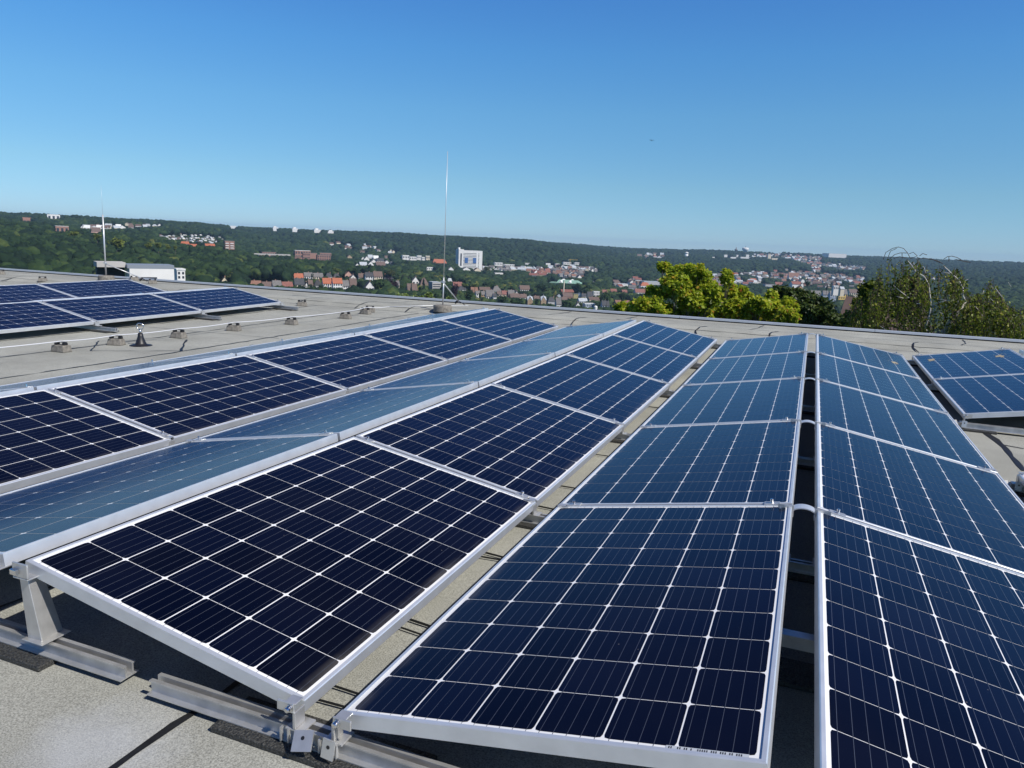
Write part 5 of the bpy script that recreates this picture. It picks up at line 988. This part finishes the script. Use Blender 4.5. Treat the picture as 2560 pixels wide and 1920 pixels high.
# weeping birch
def b8(X, Y, r): return at_r(2180+X*.1718, 590+Y*.1718, r)
def birch():
    g = np.random.default_rng(41); rg = random.Random(41); r = 20.0; bx = at_r(2330, 800, r); gz = float(terr(np.array([math.atan2(bx.x-CAM[0], bx.y-CAM[1])]), np.array([r]))[0]); O = Vector((bx.x, bx.y, gz))
    t = thing('weeping_birch', 'tall weeping birch with drooping leafy strands and white limbs at the right', 'tree', O)
    ex = [-330, -200, -60, 60, 130, 250, 400, 560, 700, 800, 900, 1000, 1150, 1250, 1330, 1420, 1500, 1600, 1680, 1780, 1860, 1950, 2080, 2250]
    ey = [1050, 900, 820, 700, 345, 335, 325, 320, 320, 420, 430, 415, 470, 440, 560, 700, 830, 820, 640, 610, 800, 980, 1030, 1050]
    tw = MB(); P = []; T_ = []
    BX = [rg.uniform(-330, 2240) for _ in range(140)]
    for k in range(760):
        X = rg.choice(BX)+rg.gauss(0, 15); top = np.interp(X, ex, ey)
        if k < 200: Y0 = top+rg.expovariate(1/60.0)
        else: Y0 = rg.uniform(max(top, 560), 1350)
        if 270 < X < 350 and rg.random() < .5: continue
        if 860 < X < 1080 and 560 < Y0 < 850 and rg.random() < .7: continue
        if 1370 < X < 1580 and Y0 < 820: continue
        ln = rg.uniform(220, 620); Y1 = min(Y0+ln, 1560); rr = r+rg.uniform(-1.3, 1.3); a = b8(X, Y0, rr)-O; b = b8(X+rg.uniform(-25, 25), Y1, rr+rg.uniform(-.15, .15))-O; bow = Vector((rg.uniform(-.12, .12), rg.uniform(-.12, .12), .0)); n = 7; path = []
        for i in range(n):
            s = i/(n-1); path.append(a.lerp(b, s)+bow*math.sin(math.pi*s))
        tw.tube(path, [.005]*(n-1)+[.002], 3, 0, False); L_ = (b-a).length; m = int(L_*40); dens_t = rg.gauss(.42, .2)
        for i in range(m):
            s = rg.random()**.85; f_ = s*(n-1); i0 = min(int(f_), n-2); q = path[i0].lerp(path[i0+1], f_-i0); w_ = .018+.034*math.sin(math.pi*min(s*1.1, 1)); P.append((q.x+rg.gauss(0, w_), q.y+rg.gauss(0, w_), q.z+rg.gauss(0, .03))); T_.append(min(1, max(0, rg.gauss(dens_t, .2))))
    P = np.array(P); V, F_ = leaf_arrays(P, np.full(len(P), .060), .75, .1, None, 1.6, g)
    put('crown', np_mesh('crown', V, F_, M_BIRCH, np.repeat(np.array(T_), 4)), t)
    arcs = [[(165, 340), (200, 240), (300, 180), (380, 160), (460, 180), (520, 250), (560, 330)], [(225, 330), (270, 220), (360, 180)], [(260, 330), (330, 270), (420, 245), (520, 248)], [(315, 325), (400, 300), (500, 320)], [(440, 330), (436, 240)], [(540, 260), (600, 235), (660, 290)], [(690, 290), (740, 255), (800, 275)], [(660, 340), (760, 320), (900, 350), (990, 390)], [(830, 330), (950, 360), (1030, 400)], [(1040, 340), (1100, 300), (1160, 292), (1230, 310), (1300, 345)], [(1118, 370), (1120, 295)], [(1220, 340), (1330, 365), (1440, 385)], [(560, 330), (640, 300), (700, 330)]]
    for a in arcs: tw.tube([b8(x, y, r)-O for x, y in a], .0065, 4, 0, False)
    tw.build('twigs', M_TWIG, t)
    limbs = [([(1365, 965), (1322, 870), (1322, 760), (1262, 640), (1170, 560), (1090, 480), (1030, 425)], .030), ([(1130, 545), (1060, 530), (1015, 525)], .020), ([(1310, 862), (1280, 820), (1255, 775)], .024), ([(545, 905), (430, 820), (310, 715)], .018), ([(455, 905), (360, 880)], .014), ([(770, 1350), (812, 1230), (850, 1080), (855, 950), (825, 700), (760, 590), (640, 520), (580, 430), (520, 360)], .026), ([(785, 545), (750, 440)], .014), ([(640, 460), (600, 380)], .014),
             ([(1265, 1045), (1170, 960), (1090, 935), (960, 925)], .017), ([(1232, 1065), (1180, 1045), (1130, 1052)], .020), ([(1090, 935), (920, 990)], .009), ([(1610, 1160), (1510, 1030), (1340, 1020)], .011), ([(1892, 890), (1840, 820), (1790, 750)], .013), ([(1600, 860), (1630, 790)], .014), ([(700, 985), (620, 985)], .014), ([(1255, 980), (1250, 930)], .026), ([(1340, 740), (1350, 650), (1400, 630)], .011), ([(1800, 980), (1720, 905)], .011), ([(2025, 740), (1980, 670)], .009), ([(1040, 1220), (1035, 1130), (980, 1110)], .012), ([(225, 1385), (120, 1310), (0, 1280)], .016)]
    mb = MB(); mb.tube([(0, 0, -.3), (.1, 0, (b8(900, 1500, r)-O).z), b8(770, 1350, r)-O], [.16, .08, .016], 12); mb.tube([(.1, 0, (b8(900, 1600, r)-O).z), b8(1365, 965, r)-O], [.09, .018], 10)
    for a, w_ in limbs: n = len(a); mb.tube([b8(x, y, r-.9)-O for x, y in a], [.6*w_*(1-.5*i/(n-1)) for i in range(n)], 7)
    mb.build('trunk', M_WBARK, t, True)
birch()
# trees among the houses
CROWNS = []
def crown_mesh(seed, cone=False):
    g = np.random.default_rng(seed); PV, PF, PT, o = [], [], [], 0
    for k in range(26):
        u = g.normal(size=3); u /= np.linalg.norm(u); q = g.uniform(.15, .72); c = u*q
        if cone: h = g.uniform(-1, 1); a = g.uniform(0, 6.28); rr = (1-h)*.42; c = np.array([rr*math.cos(a)*g.uniform(.3, 1), rr*math.sin(a)*g.uniform(.3, 1), h*.85])
        rad = g.uniform(.20, .36)*(1.0 if not cone else .55+.25*(1-c[2])); pts, uu = ell_points(c, np.full(3, rad), 46, g, .4); V, F_ = leaf_arrays(pts, np.full(len(pts), .17), .9, .4, uu, .3, g); PV.append(V); PF.append(F_+o); o += len(V); PT.append(np.repeat(np.clip(g.normal(.45, .16, len(pts))+g.normal(0, .1), 0, 1), 4))
    return np_mesh('crown', np.concatenate(PV), np.concatenate(PF), M_TOWNT, np.concatenate(PT))
M_TOWNT = leaf_mat('town_tree_leaves', [(0, (.30,.30,.30)), (.5, (.75,.75,.75)), (1, (1.5,1.5,1.4))], .12, .7, obj_tint=True, spec=.15)
CROWNS = [crown_mesh(50+k) for k in range(5)]; CONE = [crown_mesh(70+k, True) for k in range(2)]
TT = MB(); TT.tube([(0, 0, 0), (0, 0, .6), (.02, 0, 1)], [.5, .36, .16], 7); ME_TRUNK = TT.mesh('trunk', M_BARK)
TC = {'dark': (.022,.044,.018), 'mid': (.036,.066,.022), 'lime': (.085,.110,.024), 'olive': (.060,.070,.024), 'purple': (.030,.016,.024), 'spruce': (.018,.034,.028), 'gold': (.095,.115,.022)}
TN = {'dark': 'dark green round tree', 'mid': 'green leafy tree', 'lime': 'yellow green tree', 'olive': 'olive toned round tree', 'purple': 'dark purple leaved tree', 'spruce': 'slim bluish conifer', 'gold': 'golden green tree'}
def town_tree(x, y, wpx, hpx, col, r, where, k):
    P = at_r(x, y+hpx/2, r); ct_ = math.cos(math.atan((x-1280)/F)); rx = wpx*r/F/2*ct_*ct_; rz = hpx*r/F/2*ct_; az = math.atan2(P.x-CAM[0], P.y-CAM[1]); gz = min(float(terr(np.array([az]), np.array([float(r)]))[0]), P.z-.5)
    t = thing('tree', f'{TN[col]} {where}', 'tree', (P.x, P.y, gz), k*1.7)
    c = put('crown', (CONE if col == 'spruce' else CROWNS)[k % (2 if col == 'spruce' else 5)], t); c.location = (0, 0, P.z+rz-gz); c.scale = (rx, rx, rz); c.color = (*[2.1*v_ for v_ in TC[col]], 1)
    s = put('trunk', ME_TRUNK, t); s.scale = (.8, .8, P.z+rz-gz)
TREES = [(3, 1820, 1190, 250, 260, 'mid', 690, 'with visible trunk left of the big purple tree'), (3, 2040, 1180, 250, 280, 'purple', 700, 'in front of the broad slate roof'), (3, 2060, 1320, 170, 160, 'spruce', 660, 'under the purple tree at the roof edge'), (3, 690, 1240, 200, 150, 'dark', 640, 'below the small brown roofed house'), (3, 845, 1245, 160, 160, 'dark', 640, 'at the lower left of the orange roofed pair'),
 (3, 1430, 1275, 210, 170, 'dark', 650, 'right of the orange roofed pair at the roof edge'), (3, 1550, 1140, 140, 140, 'lime', 740, 'behind the tall pointed white gable'), (3, 390, 890, 270, 180, 'olive', 900, 'above the upper orange roof'), (3, 230, 1090, 240, 190, 'mid', 720, 'left of the upper orange roof'), (3, 690, 1070, 80, 150, 'spruce', 760, 'between the grey roofed houses of the upper row'), (3, 1120, 940, 200, 110, 'lime', 900, 'behind the dark roofs of the upper row'), (3, 1380, 940, 260, 110, 'mid', 920, 'behind the pinkish chimney house'), (3, 1700, 900, 300, 100, 'lime', 950, 'behind the tall cream house'), (3, 2060, 980, 220, 130, 'olive', 900, 'behind the broad slate roof'), (3, 1130, 1290, 60, 110, 'dark', 655, 'in front of the right orange house'),
 (2, 1990, 1000, 250, 230, 'purple', 800, 'in the wood above the lower row'), (2, 1400, 1060, 260, 200, 'olive', 640, 'beside the small lone house'), (2, 2160, 990, 140, 190, 'lime', 780, 'right of the purple one in the left wood'), (2, 1500, 1150, 130, 110, 'lime', 640, 'at the roof edge right of the lone house'), (2, 640, 1060, 260, 120, 'lime', 620, 'right of the white pavilion'), (2, 1120, 640, 80, 70, 'gold', 950, 'left under the pinkish apartment tower'),
 (4, 210, 950, 220, 180, 'purple', 800, 'above the brown roof left of the mast'), (4, 60, 1070, 150, 240, 'purple', 700, 'further left, beside the pale conifer'), (4, 1080, 1150, 180, 310, 'purple', 640, 'right behind the mast brace'), (4, 180, 1120, 170, 190, 'mid', 690, 'left of the brown roof near the mast'), (4, 540, 1080, 110, 270, 'spruce', 690, 'tall, just left of the window strip block'), (4, 330, 1130, 60, 220, 'spruce', 680, 'narrow, in front of the brown roof near the mast'), (4, 90, 1150, 140, 170, 'spruce', 640, 'at the roof edge left of the sprigs'), (4, 930, 1190, 260, 230, 'dark', 640, 'right of the mast at the roof edge'), (4, 1320, 1220, 230, 230, 'dark', 640, 'left end of the dense street'), (4, 1900, 1310, 230, 180, 'dark', 640, 'in front of the dense street'), (4, 2120, 1350, 200, 120, 'mid', 620, 'at the roof edge right of the dense street'), (4, 240, 680, 190, 180, 'dark', 1500, 'under the long white terrace'), (4, 1250, 1060, 180, 90, 'lime', 900, 'right of the wide red roof, left one'), (4, 1430, 1060, 180, 90, 'lime', 900, 'right of the wide red roof, right one'), (4, 1700, 1050, 170, 130, 'mid', 900, 'behind the grey hipped roof'), (4, 750, 1240, 130, 150, 'dark', 620, 'in front of the window strip block'), (4, 1640, 770, 170, 120, 'olive', 1300, 'right below the tower block'), (4, 720, 690, 110, 100, 'dark', 1700, 'in front of the orange hipped roof'), (4, 1510, 720, 70, 80, 'dark', 1850, 'at the right foot of the tower block'), (4, 900, 1010, 150, 160, 'mid', 850, 'behind the brace right of the mast'), (4, 1520, 1230, 60, 180, 'dark', 690, 'between the white corner house and ochre house'),
 (5, 930, 1175, 270, 200, 'dark', 690, 'in front of the large brown tiled roof'), (5, 120, 1140, 250, 150, 'dark', 700, 'left of the church towers'), (5, 420, 1150, 120, 180, 'dark', 750, 'between the two church towers'), (5, 790, 520, 100, 90, 'purple', 1900, 'left under the shell building'), (5, 190, 420, 50, 100, 'spruce', 2000, 'by the white bungalow far off'), (5, 740, 900, 180, 190, 'mid', 1000, 'left of the red works roof'), (5, 1150, 880, 180, 180, 'mid', 1050, 'in front of the green hall, left one'), (5, 1310, 900, 180, 180, 'dark', 1050, 'in front of the green hall, right one'), (5, 1640, 1050, 250, 220, 'mid', 840, 'right of the tall white stepped block'), (5, 1890, 1040, 200, 190, 'dark', 860, 'under the red roof left of the big maple'), (5, 640, 1200, 110, 120, 'mid', 690, 'beside the dark slate roof'), (5, 1140, 1260, 180, 60, 'olive', 650, 'low at the roof edge under the white gable'), (5, 500, 900, 300, 200, 'dark', 950, 'mass left of the works chimney'),
 (7, 950, 830, 140, 140, 'dark', 1030, 'above the grey roofed block at right'), (7, 1290, 880, 60, 120, 'spruce', 1000, 'behind the blue grey apartments'), (7, 1700, 1070, 150, 190, 'dark', 820, 'right of the yellow block'), (7, 500, 680, 120, 90, 'mid', 1500, 'left of the large rust roofed house')]
for k, (c, X, Y, w_, h_, col, r, wh) in enumerate(TREES):
    ox, oy = C(c); town_tree(ox+X/6.9125, oy+Y/6.9125, w_/6.9125, h_/6.9125, col, r, wh, k)
for k, (X, Y, w_, h_, wh) in enumerate(((1010, 380, 200, 130, 'big, right of the second mast'), (1290, 395, 100, 70, 'in the left wood, first of four in a line'), (1370, 392, 90, 75, 'in the left wood, second of four in a line'), (1450, 405, 60, 55, 'in the left wood, third of four in a line'), (1515, 412, 50, 50, 'in the left wood, last of four in a line'), (640, 295, 130, 65, 'left of the second mast top'), (840, 315, 100, 65, 'right behind the second mast top'), (20, 505, 90, 120, 'at the far left edge'))):
    town_tree(X*.28933, 500+Y*.28933, w_*.28933, h_*.28933, 'gold', 700+20*k, wh, k)
# bird
P = at_r(1629, 351, 70); t = thing('bird', 'tiny dark bird high in the clear sky', 'bird', P, .6)
mb = MB(); mb.lathe([(.0, -.1), (.03, -.05), (.04, .0), (.025, .07), (.008, .12)], 8); mb2 = MB(); mb2.solid([Matrix.Rotation(R(90), 4, 'X') @ Vector(p) for p in mb.v], mb.f)
for s in (-1, 1): mb2.solid([(s*.02, -.04, .01), (s*.02, .05, .01), (s*.13, .02, .05), (s*.22, -.03, .02), (s*.12, -.05, .045)], [(0, 1, 2, 3, 4), (4, 3, 2, 1, 0)])
mb2.build('body', M_BLACK, t)

# ------------------------------------------------------------------ haze
mb = MB(); mb.box((-11000, -11000, -420), (11000, 11000, 75))
hm = bpy.data.materials.new('haze_air'); hm.use_nodes = True; hn = hm.node_tree; hn.nodes.remove(hn.nodes['Principled BSDF'])
pv = hn.nodes.new('ShaderNodeVolumePrincipled'); pv.inputs['Density'].default_value = 0.00007; pv.inputs['Color'].default_value = (.48, .72, 1.0, 1); pv.inputs['Anisotropy'].default_value = 0.0
hn.links.new(pv.outputs[0], hn.nodes['Material Output'].inputs['Volume'])
tag(mb.build('haze', hm), 'thin blue summer haze over the valley', 'haze', kind='stuff')
